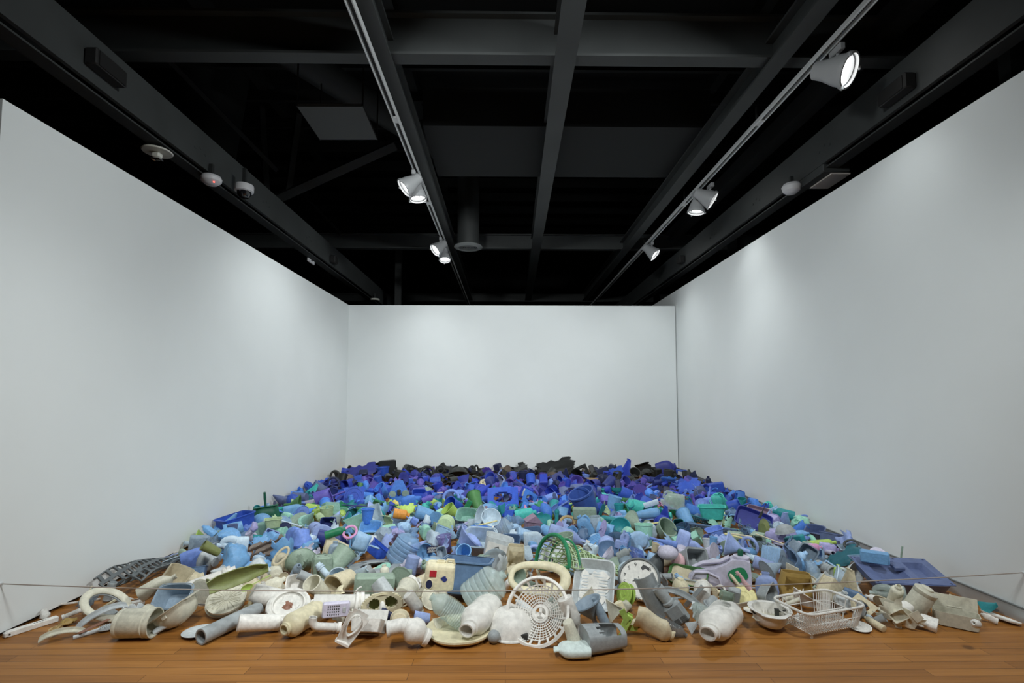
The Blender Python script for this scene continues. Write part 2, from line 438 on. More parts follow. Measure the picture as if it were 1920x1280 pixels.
def lamp(px, py, T_, trackx, dirv, label, on=True, size=1.0, dz=0.0):
    """track head: adapter, yoke, tapered can, bezel with clips, lens"""
    p = at_z(px, py, ZC + T_)
    e = empty('spotlight', (trackx, p.y, ZC + TT), label, 'spotlight', 'track spotlights')
    v = Vector((p.x - trackx, 0, ZC + T_ - (ZC + TT)))
    link('track_adapter', M().box(0, 0, -.02, .04, .12, .05, .006), headmat, e)
    d = Vector(dirv).normalized(); q = d.to_track_quat('Z', 'Y').to_matrix()
    s = size
    yk = M(); yk.tube([(0, 0, -.03), v * .45, v * .9 - d * .05], .012, 8)
    link('yoke', yk, headmat, e)
    can = M().lathe([(0, -.16 * s), (.05 * s, -.155 * s), (.058 * s, -.10 * s), (.085 * s, -.02 * s), (.092 * s, .03 * s), (.08 * s, .03 * s), (.07 * s, 0.0), (0, -.01 * s)], 24, o=v, rot=q)
    link('can', can, headmat, e)
    bz = M().lathe([(.092 * s, .024 * s), (.10 * s, .026 * s), (.10 * s, .05 * s), (.088 * s, .052 * s), (.088 * s, .026 * s)], 24, o=v, rot=q)
    bq = link('bezel', bz, headmat, e)
    for k in range(3):
        a = k * 2 * PI / 3 + .5; c = v + q @ Vector((.1 * s * cos(a), .1 * s * sin(a), .052 * s))
        link('clip', M().box(c.x, c.y, c.z, .016 * s, .016 * s, .022 * s, .003), headmat, bq)
    link('lens', M().lathe([(0, .018 * s), (.05 * s, .016 * s), (.079 * s, .006 * s), (.079 * s, .002 * s), (0, .002 * s)], 24, o=v, rot=q), glow if on else headmat, e)
    LIGHTS.append((Vector((trackx, p.y, ZC + TT)) + v + d * (.06 * s), d))
    return e
XW, XE = tracks['west'], tracks['east']
lamp(764, 348, 2.27, XW - .02, (-.72, -.20, -.62), 'spotlight head of the nearer pair turned towards the wall with the net', size=1.05)
lamp(783, 366, 2.25, XW + .02, (.12, -.03, -.9), 'spotlight head of the nearer pair turned straight down over the plastic')
lamp(820, 466, 2.26, XW - .02, (-.62, -.36, -.62), 'spotlight head beside the round air vent with its lens turned outward', size=1.05)
lamp(834, 483, 2.22, XW + .01, (.05, -.25, -.9), 'small spotlight head tucked behind its brighter partner by the round vent', size=.95)
lamp(1577, 132, 2.26, XE + .05, (.50, -.62, -.42), 'brightest spotlight on the track above the tall wall, alone and glaring', size=1.15)
lamp(1329, 372, 2.26, XE + .08, (.75, -.30, -.55), 'spotlight head of a pair on the track, lens aimed at the tall wall', size=1.05)
lamp(1306, 391, 2.22, XE - .02, (-.12, .05, -.9), 'spotlight head of a pair on the track, aimed down over the plastic')
lamp(1224, 474, 2.26, XE + .03, (.62, -.30, -.62), 'single spotlight above the corner where the back wall ends', size=1.05)

# ------------------------------------------------------------------ small fittings on the side channels
fit = simple('off white fitting', (.62, .62, .56), .5)
fit2 = simple('pale grey fitting', (.60, .60, .62), .45)
smk = simple('dark dome', (.01, .01, .012), .08, .8)
def hang(o_, p, h):
    return link('drop_stem', M().box(0, 0, h / 2, .03, .03, h), steel2, o_)
p = at_z(295, 285, ZC + 1.93); e = empty('smoke_detector', p, 'cream ring plate detector hung under the steel channel, first along the wall', 'detector')
link('plate', M().lathe([(0, .012), (.095, .012), (.105, .004), (.1, -.004), (0, -.004)], 32), fit, e)
link('sensor_head', M().box(0, 0, -.028, .062, .05, .045, .01), fit, e)
link('sensor_cage', M().tube([(-.03, -.02, -.06), (.03, -.02, -.06), (.03, .02, -.06), (-.03, .02, -.06)], .006, 6, True), simple('chrome', (.6, .6, .6), .15, .5, 1.0), e)
hang(e, p, .16)
p = at_z(396, 337, ZC + 1.93); e = empty('motion_sensor', p, 'round white ceiling sensor with a tiny red light', 'sensor')
link('housing', M().lathe([(0, .03), (.075, .03), (.085, .01), (.08, -.015), (.05, -.042), (0, -.05)], 28), fit2, e)
link('indicator_light', M().lathe([(0, -.004), (.006, -.002), (.006, .004), (0, .006)], 10, o=(.045, -.035, -.036)), emit('red led', (1, .05, .03), 6), e)
hang(e, p, .14)
p = at_z(458, 355, ZC + 1.95); e = empty('security_camera', p, 'white dome security camera with a dark glass eye under the steel beam', 'camera')
link('housing', M().lathe([(0, .04), (.078, .04), (.082, .02), (.080, -.02), (.062, -.026)], 28), fit2, e)
link('glass_dome', M().lathe([(.062, -.02), (.058, -.05), (.04, -.075), (0, -.086)], 24), smk, e)
hang(e, p, .2)
p = at_z(703, 562, ZC + 1.93); e = empty('ceiling_speaker', p, 'small round white disc under the channel near the back corner', 'speaker')
link('disc', M().lathe([(0, .02), (.085, .02), (.09, 0), (.08, -.012), (0, -.016)], 24), fit, e); hang(e, p, .12)
p = at_z(1484, 354, ZC + 2.0); e = empty('ceiling_sensor', p, 'white bowl shaped sensor hung beside the flat square lamp box', 'sensor')
link('bowl', M().lathe([(0, .05), (.07, .045), (.085, .02), (.075, -.02), (.045, -.045), (0, -.052)], 26), fit2, e); hang(e, p, .12)
p = at_z(1548, 341, ZC + 1.98); e = empty('access_box', p, 'dark flat box with a pale square underside above the taller wall', 'ceiling box')
link('case', M().box(-.02, 0, .06, .24, .36, .10, .006), steel, e)
link('diffuser_panel', M().box(.03, -.01, .004, .17, .30, .012), simple('pale panel', (.55, .5, .47), .6), e)
for (px, py, lab, nm) in ((626, 487, 'small black box speaker clipped inside the steel channel by the far lamps', 'speaker_box'), (200, 128, 'large black box mounted inside the steel channel above the wall', 'speaker_box'),
                      (1277, 487, 'small black box on the inner side of the channel over the corner', 'speaker_box'), (1680, 170, 'large black box on the channel below the brightest lamp', 'speaker_box')):
    sx = -1 if px < 960 else 1
    p = at_x(px, py, sx * ((2.64 if sx < 0 else 2.80) - .06)); e = empty(nm, p, lab, 'speaker')
    big = 1.9 if py < 200 else 1.0
    link('case', M().box(0, 0, 0, .08, .13 * big, .11, .008), simple('matt black', (.012, .012, .012), .6), e)
    link('front_grille', M().box(-sx * .042, 0, -.005, .006, .11 * big, .09), simple('grille black', (.006, .006, .006), .9), e)
p = at_x(583, 490, -2.75); e = empty('exit_sign_box', p, 'tiny white box edge showing in the dark beyond the steel channel', 'box')
link('case', M().box(0, 0, 0, .02, .22, .05, .004), fit2, e); hang(e, p, .3)

# ------------------------------------------------------------------ barrier cord
def cordpts():
    a, b_, c = at_x(0, 1094, XL), at_y(985, 1107, 2.42), at_x(1920, 1073, XR - .014)
    out = []
    for i in range(41):
        t = i / 40
        out.append(tuple(a * (2 * (t - .5) * (t - 1)) + b_ * (-4 * t * (t - 1)) + c * (2 * t * (t - .5))))
    return out
cp = cordpts()
e = empty('barrier_cord', cp[20], 'thin pale cord strung across the front of the plastic between the walls', 'cord')
under(link('cord', M().tube(cp, .0026, 6), simple('cord beige', (.36, .31, .27), .8), None, 60), e)
for q, nm in ((cp[0], 'wall_eye'), (cp[-1], 'wall_eye')): under(link(nm, M().lathe([(0, -.004), (.012, -.004), (.012, .004), (0, .004)], 10, o=q), alu), e)
# ------------------------------------------------------------------ what washed up: builders, main axis +Z, about one unit long
K = {}
def kind(*names):
    def deco(fn):
        for n in names: K[n] = fn
        return fn
    return deco

def openp(r0, r1, h, t, rim=0.0, z0=0.0, bow=0.0, steps=4):
    """profile of an open container: outside up, over the lip, inside down"""
    out = [(0, z0), (r0 * .92, z0), (r0, z0 + h * .03)]
    for i in range(1, steps + 1):
        u = i / steps; out.append((r0 + (r1 - r0) * u + bow * sin(PI * u), z0 + h * (.03 + .97 * u)))
    if rim: out[-1] = (r1, z0 + h - rim); out += [(r1 + rim, z0 + h - rim), (r1 + rim, z0 + h)]
    inn = [(r1 - t, z0 + h)]
    for i in range(steps - 1, -1, -1):
        u = i / steps; inn.append((r0 - t + (r1 - r0) * u + bow * sin(PI * u), z0 + t + (h - t) * u))
    return out + inn + [(0, z0 + t)]

def body_prof(rb, h, sh, rn, hn, op=True, bulge=0.0):
    """closed body with shoulder and open neck"""
    z = h - hn
    p = [(0, .012), (rb * .8, 0), (rb * .97, .012), (rb, .05)]
    for u in (.25, .5, .75): p.append((rb + bulge * sin(PI * u), .05 + (z - sh - .05) * u))
    p += [(rb, z - sh), (rb * .93, z - sh * .62), (rn + (rb - rn) * .45, z - sh * .22), (rn * 1.02, z), (rn, z + .01), (rn, h - .05), (rn * 1.12, h - .045), (rn * 1.12, h - .025), (rn, h - .02), (rn, h)]
    p += [(rn * .8, h), (rn * .78, z - .02), (rn * .5, z - .05), (0, z - .05)]
    return p

def capm(r, z, h=.07):
    return M().lathe([(0, z + h), (r * .94, z + h), (r, z + h - .008), (r * 1.04, z + .005), (r * 1.04, z), (0, z)], 16)

@kind('bottle')
def _b0(v=0): return [('body', M().lathe(body_prof(.17, 1, .16, .065, .12), 22), None), ('cap', capm(.078, .945), None)]
@kind('bottle5')
def _b55(v=0): return [('body', M().lathe(body_prof(.17, 1, .14, .075, .10), 22).dent(.012, 3, 3), None), ('neck_ring', M().lathe([(.075, .93), (.095, .935), (.095, .96), (.075, .965)], 18), None)]
@kind('bottle1')      # oval detergent bottle, no cap
def _b1(v=0):
    m = M().lathe(body_prof(.25, 1, .24, .085, .12, bulge=.02), 24, 1, .62, 2.8).dent(.02, 3, 1)
    return [('body', m, None)]
@kind('bottle2')      # crushed
def _b2(v=0):
    m = M().lathe(body_prof(.19, 1, .2, .075, .1), 22, 1, .8).dent(.10, 2.6, 2)
    return [('body', m, None), ('cap', capm(.085, .93).dent(.04, 2.6, 2), None)]
@kind('bottle3')      # long neck
def _b3(v=0): return [('body', M().lathe(body_prof(.15, 1, .30, .05, .22), 20), None), ('cap', capm(.062, .92, .09), 'white')]
@kind('bottle4')      # ribbed straight drinks bottle
def _b4(v=0):
    p = [(0, .02), (.1, 0), (.15, .01)]
    for i in range(14): p += [(.165, .05 + i * .045), (.150, .065 + i * .045)]
    p += [(.165, .70), (.15, .78), (.07, .92), (.055, .94), (.055, 1), (.042, 1), (.04, .9), (0, .88)]
    return [('body', M().lathe(p, 22).dent(.02, 2, 5), None)]
@kind('barrel_bottle')
def _b5(v=0):
    p = [(0, .01), (.17, 0), (.205, .02), (.215, .06), (.20, .09), (.205, .12), (.205, .80), (.195, .83), (.205, .86), (.205, .97), (.19, 1.0), (.165, 1.0), (.165, .93), (0, .92)]
    return [('body', M().lathe(p, 26).dent(.012, 3, 4), None)]
@kind('neck_bottle')  # squat bottle with an open wide mouth
def _b6(v=0):
    p = [(0, .012), (.2, 0), (.235, .03), (.245, .1), (.25, .35), (.25, .6), (.22, .74), (.15, .82), (.125, .845), (.125, .875), (.145, .88), (.145, .90), (.122, .905), (.122, 1), (.10, 1), (.097, .85), (.06, .8), (0, .8)]
    return [('body', M().lathe(p, 26, 1, .9).dent(.03, 2.2, 6), None)]
@kind('jug', 'handle_jug')
def _j0(v=0):
    m = M().lathe(body_prof(.30, 1, .30, .09, .1), 24, 1, .62, 3.4).dent(.02, 3, 3)
    h = M().tube([(.13, 0, .88), (.27, 0, .86), (.33, 0, .76), (.33, 0, .60), (.29, 0, .52)], .045, 10, flat=1.1)
    return [('body', m, None), ('handle', h, None), ('cap', capm(.105, .93), None)]
@kind('jug1')         # detergent jug with a finger hole through the shoulder
def _j1(v=0):
    m = M()
    ring = [(.12 * cos(a) + .12, 0, .60 + .23 * sin(a)) for a in [2 * PI * i / 18 for i in range(18)]]
    m.lathe([(0, .01), (.27, 0), (.31, .03), (.31, .30), (.29, .40), (.22, .43), (0, .43)], 24, 1, .6, 3.2)
    g = M().tube(ring, [.075 + .03 * (1 - sin(2 * PI * i / 18)) / 2 for i in range(18)], 12, True, 1.25)
    n = M().lathe([(.075, .78), (.082, .86), (.07, .90), (.07, 1), (.05, 1), (.05, .84), (0, .84)], 16, o=(.05, 0, 0))
    return [('body', m, None), ('handle', g, None), ('neck', n, None)]
@kind('jerrycan')
def _j2(v=0):
    m = M().lathe([(0, .01), (.31, 0), (.345, .02), (.35, .06), (.35, .62), (.33, .70), (.22, .78), (.12, .80), (.1, .82), (.1, .9), (.075, .9), (.07, .8), (0, .8)], 28, 1.3, .82, 5).dent(.02, 3, 7)
    h = M().tube([(-.34, 0, .68), (-.30, 0, .84), (-.12, 0, .88), (-.06, 0, .80)], .05, 10, flat=1.1)
    return [('body', m, None), ('handle', h, None)]
@kind('canister')
def _c0(v=0):
    m = M().lathe([(0, .01), (.30, 0), (.32, .02), (.32, .16), (.305, .18), (.32, .2), (.32, .78), (.305, .80), (.32, .82), (.32, .92), (.22, .97), (.16, .98), (.15, 1), (.13, 1), (.13, .95), (0, .95)], 26, 1, 1, 2).dent(.035, 2, 8)
    return [('body', m, None), ('cap', capm(.17, .985, .05), None)]
@kind('demijohn')
def _c1(v=0):
    p = [(0, .02), (.22, 0), (.29, .03)]
    for i in range(5): p += [(.31, .08 + i * .12), (.31, .155 + i * .12), (.292, .175 + i * .12)]
    p += [(.31, .70), (.27, .80), (.14, .89), (.085, .91), (.08, 1), (.06, 1), (.058, .9), (0, .88)]
    return [('body', M().lathe(p, 28).dent(.02, 2, 9), None)]
@kind('tub')
def _t0(v=0):
    return [('body', M().lathe(openp(.36, .47, .5, .02), 28, 1, .74, 5).dent(.012, 2, 1), None), ('rim', M().tube([(.49 * math.copysign(abs(cos(a)) ** .4, cos(a)), .365 * math.copysign(abs(sin(a)) ** .4, sin(a)), .495) for a in [2 * PI * i / 36 for i in range(36)]], .014, 6, True), None)]
@kind('tray')
def _t1(v=0):
    return [('body', M().lathe(openp(.44, .49, .16, .015, .012), 32, 1, .62, 7), None)]
@kind('box')
def _x0(v=0):
    return [('body', M().box(0, 0, 0, .62, .42, 1, .05).dent(.02, 2, 3), None), ('end_panel', M().box(0, 0, .49, .50, .32, .03, .012), None)]
@kind('open_box')
def _x1(v=0):
    return [('body', M().lathe(openp(.44, .48, .62, .03), 24, 1, .8, 9).dent(.012, 2, 2), None), ('rim', M().lathe([(.48, .60), (.515, .6), (.515, .63), (.48, .63)], 24, 1, .8, 9), None)]
@kind('cut_jug')      # container with a side cut away
def _x2(v=0):
    m = M().sheet(lambda u, w: (.34 * math.copysign(abs(cos(2 * PI * u)) ** .6, cos(2 * PI * u)) * (1 - .2 * w * w), .24 * math.copysign(abs(sin(2 * PI * u)) ** .6, sin(2 * PI * u)) * (1 - .2 * w * w), w * .9), 36, 14, .02,
                keep=lambda i, j: not (22 < i < 33 and 3 + (i * 7 % 3) < j < 12), wrapu=True)
    b = M().lathe([(0, .0), (.33, .0), (.33, .02), (0, .02)], 24, 1, .7, 4)
    return [('body', m, None), ('base_plate', b, None)]
@kind('bowl')
def _w0(v=0):
    p = [(0, 0), (.16, 0), (.17, .02), (.30, .09), (.42, .2), (.485, .33), (.51, .335), (.51, .35), (.475, .35), (.40, .215), (.29, .11), (.15, .035), (0, .03)]
    return [('body', M().lathe(p, 32), None), ('foot', M().lathe([(.15, -.012), (.17, -.012), (.172, .01), (.15, .01)], 24), None)]
@kind('bucket')
def _w1(v=0):
    a = [(.41 * cos(t), .41 * sin(t) * .28 - .30 * abs(sin(t)), .80 + .20 * sin(t) * .5) for t in [PI * i / 14 for i in range(15)]]
    return [('body', M().lathe(openp(.28, .39, .86, .018), 32), None), ('rim', M().lathe([(.39, .82), (.415, .82), (.42, .87), (.37, .87), (.37, .85)], 32), None), ('handle', M().tube(a, .012, 6), None)]
@kind('cup')
def _w2(v=0): return [('body', M().lathe(openp(.30, .40, .95, .03, .02), 24).dent(.015, 2, 4), None)]
@kind('can')          # straight open tin-like tub lying about
def _w3(v=0):
    p = [(0, 0), (.36, 0), (.38, .02), (.38, .1), (.372, .12), (.38, .14), (.38, .74), (.395, .75), (.395, .78), (.38, .79), (.38, .84), (.395, .85), (.395, .96), (.36, .96), (.35, .05), (0, .04)]
    return [('body', M().lathe(p, 32).dent(.012, 2, 5), None)]
@kind('lid')
def _l0(v=0):
    return [('disc', M().lathe([(0, .03), (.2, .03), (.21, .045), (.40, .045), (.42, .03), (.47, .03), (.49, .05), (.5, .03), (.5, 0), (.48, 0), (.47, .015), (0, .015)], 32), None)]
@kind('plate')
def _l1(v=0):
    return [('disc', M().lathe([(0, 0), (.28, 0), (.3, .02), (.49, .07), (.5, .08), (.48, .085), (.3, .04), (0, .02)], 32), None)]
@kind('reel')
def _l2(v=0):
    m = M().lathe([(0, .05), (.1, .05), (.1, .035), (.2, .035), (.21, .05), (.3, .05), (.31, .035), (.4, .035), (.41, .05), (.5, .05), (.5, 0), (0, 0)], 36)
    return [('flange', m, None), ('hub', M().lathe([(0, .0), (.2, .0), (.2, -.2), (0, -.2)], 20), None), ('rear_flange', M().lathe([(0, -.2), (.48, -.2), (.48, -.24), (0, -.24)], 30), None)]
@kind('ring')
def _r0(v=0):
    return [('ring', M().tube([(.42 * cos(a), .42 * sin(a), 0) for a in [2 * PI * i / 30 for i in range(30)]], .085, 12, True, .8).dent(.01, 3), None)]
@kind('oval_ring')
def _r1(v=0):
    return [('ring', M().tube([(.22 * cos(a), .43 * sin(a), 0) for a in [2 * PI * i / 30 for i in range(30)]], .06, 10, True, .8), None)]
@kind('pipe')
def _p0(v=0): return [('tube', M().pipe([(0, 0, 0), (0, 0, .5), (0, 0, 1)], .085, .068, 20), None)]
@kind('collar_pipe')
def _p1(v=0): return [('tube', M().pipe([(0, 0, 0), (0, 0, .5), (0, 0, 1)], .115, .095, 22), None), ('collar', M().lathe([(.11, .74), (.15, .75), (.155, .80), (.13, .82), (.15, .84), (.15, .9), (.11, .91)], 22), None)]
@kind('elbow_pipe')
def _p2(v=0):
    path = [(0, 0, 0), (0, 0, .35), (0, 0, .62)] + [(.2 - .2 * cos(a), 0, .62 + .2 * sin(a)) for a in [PI / 2 * i / 7 for i in range(1, 8)]] + [(.26, 0, .82)]
    m = M().pipe(path, .115, .09, 18)
    return [('tube', m, None), ('collar', M().lathe([(.11, .0), (.145, .0), (.145, .09), (.11, .1)], 18), None), ('thread_ring', M().lathe([(.11, .16), (.13, .165), (.13, .2), (.11, .21)], 18), None)]
@kind('stick')
def _s0(v=0): return [('rod', M().tube([(0, 0, 0), (0, .01, .5), (0, 0, 1)], .032, 8, flat=.7), None)]
@kind('slat')
def _s1(v=0): return [('strip', M().box(0, 0, .5, .10, .028, 1, .01), None)]
@kind('bat')
def _s2(v=0):
    p = [(0, 0), (.05, .0), (.055, .02), (.032, .05), (.032, .25), (.05, .45), (.085, .7), (.095, .88), (.09, .96), (.05, .995), (0, 1)]
    return [('barrel', M().lathe(p, 18), None), ('grip', M().lathe([(.033, .05), (.038, .06), (.038, .24), (.033, .25)], 14), None)]
@kind('arc_handle')
def _s3(v=0):
    return [('bar', M().tube([(.5 * cos(a), 0, .34 * sin(a)) for a in [PI * i / 16 for i in range(17)]], .05, 10), None)]
@kind('curved_strip')
def _s4(v=0):
    m = M().sheet(lambda u, w: (.5 * cos(PI * (.1 + .8 * u)), .06 * (w - .5) * 2, .22 * sin(PI * (.1 + .8 * u)) + .03 * w), 20, 3, .025)
    m2 = M().sheet(lambda u, w: (.5 * cos(PI * (.1 + .8 * u)), .06, .22 * sin(PI * (.1 + .8 * u)) + .03 + .07 * w), 20, 1, .02)
    return [('strip', m, None), ('lip', m2, None)]
def jag(seed, nu, nv, hole=0.0):
    r = random.Random(seed); top = [r.random() * .28 for _ in range(nu)]; bot = [r.random() * .15 for _ in range(nu)]; l = [r.random() * .12 for _ in range(nv)]
    def keep(i, j):
        w = (j + .5) / nv
        if w > 1 - top[i] or w < bot[i] * .6: return False
        return (i + .5) / nu > l[j]
    return keep
def torn(fn, seed, amp=.22, n=9):
    """the same surface with its outline broken off unevenly"""
    r = random.Random(seed); e = [[r.random() ** 1.5 * amp for _ in range(n + 1)] for _ in range(4)]
    def pl(a, t): i = min(n - 1, int(t * n)); f = t * n - i; return a[i] * (1 - f) + a[i + 1] * f
    def g(u, w):
        u2 = pl(e[0], w) + (1 - pl(e[0], w) - pl(e[1], w)) * u
        return fn(u2, pl(e[2], u) + (1 - pl(e[2], u) - pl(e[3], u)) * w)
    return g
@kind('shard')
def _h0(v=0):
    m = M().sheet(torn(lambda u, w: (u - .5, .75 * (w - .5), .25 * cos(2.2 * (u - .5)) + .06 * sin(5 * w)), 3), 18, 12, .022).dent(.04, 2.5, 3)
    return [('wall', m, None)]
@kind('shard1')
def _h1(v=0):
    m = M().sheet(torn(lambda u, w: (.36 * cos(PI * (.15 + .95 * u)), .36 * sin(PI * (.15 + .95 * u)), w - .5), 8), 20, 14, .028).dent(.05, 2.2, 8)
    return [('wall', m, None), ('rib', M().tube([(.37 * cos(PI * (.3 + .6 * i / 8)), .37 * sin(PI * (.3 + .6 * i / 8)), -.24) for i in range(9)], .026, 6).dent(.05, 2.2, 8), None)]
@kind('shard2')
def _h2(v=0):
    m = M().sheet(torn(lambda u, w: ((u - .5), .14 * sin(7 * u) * (1 - .5 * w), (w - .5) * .6), 17, .26), 22, 10, .026).dent(.05, 2, 12)
    return [('wall', m, None)]
@kind('wedge')
def _h3(v=0):
    m = M().sheet(lambda u, w: (.5 - w * .9, (u - .5) * (.25 + .75 * w), .16 * cos(PI * (u - .5)) * (1 - w) + .04 * w), 12, 10, .03).dent(.02, 2, 5)
    return [('blade', m, None), ('fold', M().tube([(.5, -.12, .1), (.53, 0, .17), (.5, .12, .1)], .03, 6), None)]
@kind('bag')
def _g0(v=0):
    p = [(.5 * sin(PI * i / 14), -.32 * cos(PI * i / 14)) for i in range(15)]
    m = M().lathe(p, 26, 1, .8).dent(.16, 2.2, 4).dent(.06, 6, 2)
    return [('body', m, None)]
@kind('bag1')
def _g1(v=0):
    p = [(.42 * sin(PI * i / 14), .5 * -cos(PI * i / 14)) for i in range(15)]
    m = M().lathe(p, 26, 1, .6).dent(.15, 2.4, 9).dent(.07, 6, 5)
    return [('body', m, None), ('gathered_neck', M().lathe([(.1, .38), (.06, .48), (.13, .58), (.1, .58), (.04, .48), (.06, .38)], 12).dent(.05, 6, 5), None)]
@kind('ball')
def _o0(v=0):
    return [('body', M().lathe([(.5 * sin(PI * i / 12), -.5 * cos(PI * i / 12)) for i in range(13)], 22).dent(.012, 5), None)]
@kind('float')
def _o1(v=0):
    p = [(.07, -.42), (.16, -.5)] + [(.40 * sin(PI * (.14 + .72 * i / 10)), -.5 * cos(PI * (.14 + .72 * i / 10))) for i in range(11)] + [(.16, .5), (.07, .42), (.06, 0), (.07, -.42)]
    return [('body', M().lathe(p, 22), None)]
@kind('dustpan', 'scoop')
def _d0(v=0):
    m = M().sheet(lambda u, w: ((u - .5) * (.62 - .1 * w), .16 * abs(2 * u - 1) ** 4 + .10 * w ** 6 * 1.4, .55 * w), 14, 10, .018)
    b = M().sheet(lambda u, w: ((u - .5) * .52, .14 - .0 + .12 * (w - 1) + .02, .55), 8, 3, .018)
    h = M().tube([(0, .10, .54), (0, .13, .68), (0, .12, .84), (0, .1, 1.0)], [.045, .05, .06, .05], 10, flat=.55)
    return [('pan', m, None), ('back_wall', b, None), ('handle', h, None)]
@kind('spade')
def _d1(v=0):
    m = M().sheet(lambda u, w: ((u - .5) * .36 * (1 - .35 * w * w), .07 * cos(PI * (u - .5)) - .07, .42 - .42 * w), 10, 8, .02)
    h = M().tube([(0, 0, .40), (0, 0, .7), (0, 0, .88)], .035, 8)
    g = M().tube([(-.09, 0, .9), (-.09, 0, 1.0), (.09, 0, 1.0), (.09, 0, .9), (0, 0, .87)], .028, 8, True)
    return [('blade', m, None), ('shaft', h, None), ('grip', g, None)]
@kind('spoon')
def _d2(v=0):
    m = M().lathe([(0, 0), (.12, .02), (.17, .06), (.16, .065), (.11, .035), (0, .015)], 18, .8, 1.2)
    m.warp(lambda x, y, z: (x, -z, .18 + y))
    return [('bowl', m, None), ('handle', M().tube([(0, 0, .34), (0, .01, .65), (0, 0, 1)], [.03, .028, .045], 8, flat=.5), None)]
@kind('basket')
def _k0(v=0):
    m = M()
    def pt(a, t): 
        r = .36 + .13 * t
        return (r * math.copysign(abs(cos(a)) ** .5, cos(a)), .72 * r * math.copysign(abs(sin(a)) ** .5, sin(a)), .38 * t)
    for i in range(36): m.tube([pt(2 * PI * i / 36, 0), pt(2 * PI * i / 36, 1)], .008, 4, caps=False)
    for t in (.0, .33, .66): m.tube([pt(2 * PI * i / 36, t) for i in range(36)], .009, 4, True)
    for k in range(-4, 5): m.tube([(k * .075, -.25, .0), (k * .075, .25, 0)], .007, 4).tube([(-.34, k * .055, 0), (.34, k * .055, 0)], .007, 4)
    return [('lattice', m, None), ('rim', M().tube([pt(2 * PI * i / 40, 1) for i in range(40)], .022, 8, True), None)]
@kind('rack')         # flat lattice
def _k1(v=0):
    m = M()
    for i in range(15): m.tube([(-.5 + i / 14, -.28, .02 * sin(i)), (-.5 + i / 14, .28, 0)], .009, 4)
    for i in range(6): m.tube([(-.5, -.28 + i * .112, 0), (.5, -.28 + i * .112, 0)], .009, 4)
    return [('lattice', m.dent(.05, 1.6, 3), None), ('rail', M().tube([(-.51, -.3, 0), (.51, -.3, 0), (.51, .3, 0), (-.51, .3, 0)], .022, 6, True).dent(.05, 1.6, 3), None)]
@kind('brush')
def _k2(v=0):
    b = M()
    for i in range(12):
        for j in range(3): b.tube([(-.04 + j * .04, 0, .04 + i * .034), (-.05 + j * .05, .13, .035 + i * .035)], .012, 4)
    return [('block', M().box(0, 0, .22, .15, .07, .44, .02), None), ('bristles', b, 'white'), ('handle', M().tube([(0, 0, .42), (0, -.02, .7), (0, 0, 1)], [.05, .035, .045], 10, flat=.6), None)]
@kind('comb')
def _k3(v=0):
    m = M().box(0, .11, .5, .03, .08, 1, .008)
    for i in range(22): m.box(0, -.03, .05 + i * .043, .02, .22, .018)
    return [('comb', m, None)]
@kind('hanger')
def _k4(v=0):
    return [('frame', M().tube([(-.5, 0, 0), (-.05, 0, .22), (.05, 0, .22), (.5, 0, 0)], .022, 6, True, .6), None), ('hook', M().tube([(0, 0, .2), (0, 0, .3), (.06, 0, .36), (.08, 0, .3)], .016, 6), None)]
@kind('funnel')
def _u0(v=0):
    return [('cone', M().lathe([(.06, 0), (.07, .3), (.42, .8), (.45, .82), (.45, .86), (.41, .85), (.05, .32), (.042, 0)], 26), None)]
@kind('shade')
def _u1(v=0):
    return [('cone', M().lathe([(.16, 0), (.20, .0), (.30, .3), (.5, .85), (.52, .86), (.5, .88), (.27, .3), (.16, .03)], 28).dent(.012, 2), None), ('collar', M().lathe([(.15, -.06), (.19, -.06), (.2, .02), (.15, .02)], 20), None)]
@kind('shoe_sole')
def _e0(v=0):
    pts = [(.16 * sin(2 * PI * t) * (1 + .25 * cos(2 * PI * t)) - .03 * cos(4 * PI * t), .5 * cos(2 * PI * t)) for t in [i / 24 for i in range(24)]]
    s = M().tube([(.0, .18, .03), (.09, .06, .09), (.15, -.02, .02)], .022, 6).tube([(0, .18, .03), (-.07, .06, .09), (-.13, -.02, .02)], .022, 6)
    return [('sole', M().poly(pts, .06), None), ('strap', s, None)]
@kind('frame')
def _f0(v=0):
    m = M().sheet(lambda u, w: (u - .5, .74 * (w - .5), .04 * cos(PI * (u - .5))), 20, 16, .05, keep=lambda i, j: ((i - 9.5) / 6.2) ** 2 + ((j - 7.5) / 4.2) ** 2 > 1)
    return [('panel', m, None), ('inner_lip', M().tube([(.315 * cos(a), .20 * sin(a), -.03) for a in [2 * PI * i / 28 for i in range(28)]], .022, 6, True), None)]
@kind('hose')
def _q0(v=0):
    p = []
    for i in range(18): p += [(.12, i / 18), (.12, i / 18 + .025), (.095, i / 18 + .03), (.095, i / 18 + .05)]
    return [('hose', M().lathe([(.08, 0)] + p + [(.08, 1), (.075, .5), (.08, 0)], 16).warp(lambda x, y, z: (x + .12 * sin(PI * z), y, z)), None)]
@kind('net_scrap')
def _q1(v=0):
    m = M().sheet(lambda u, w: (u - .5, .7 * (w - .5), .12 * sin(6 * u + 2) * cos(5 * w) + .05 * sin(17 * w)), 44, 32, .012, keep=lambda i, j: (i % 4 == 0) or (j % 4 == 0))
    return [('net', m.dent(.08, 3, 2), None)]
@kind('film')
def _q2(v=0):
    m = M().sheet(torn(lambda u, w: (u - .5, .7 * (w - .5), .10 * sin(5 * u + 1) * cos(4 * w) + .05 * sin(11 * w + 5 * u)), 5), 24, 18, .012).dent(.10, 3, 2)
    return [('film', m, None)]
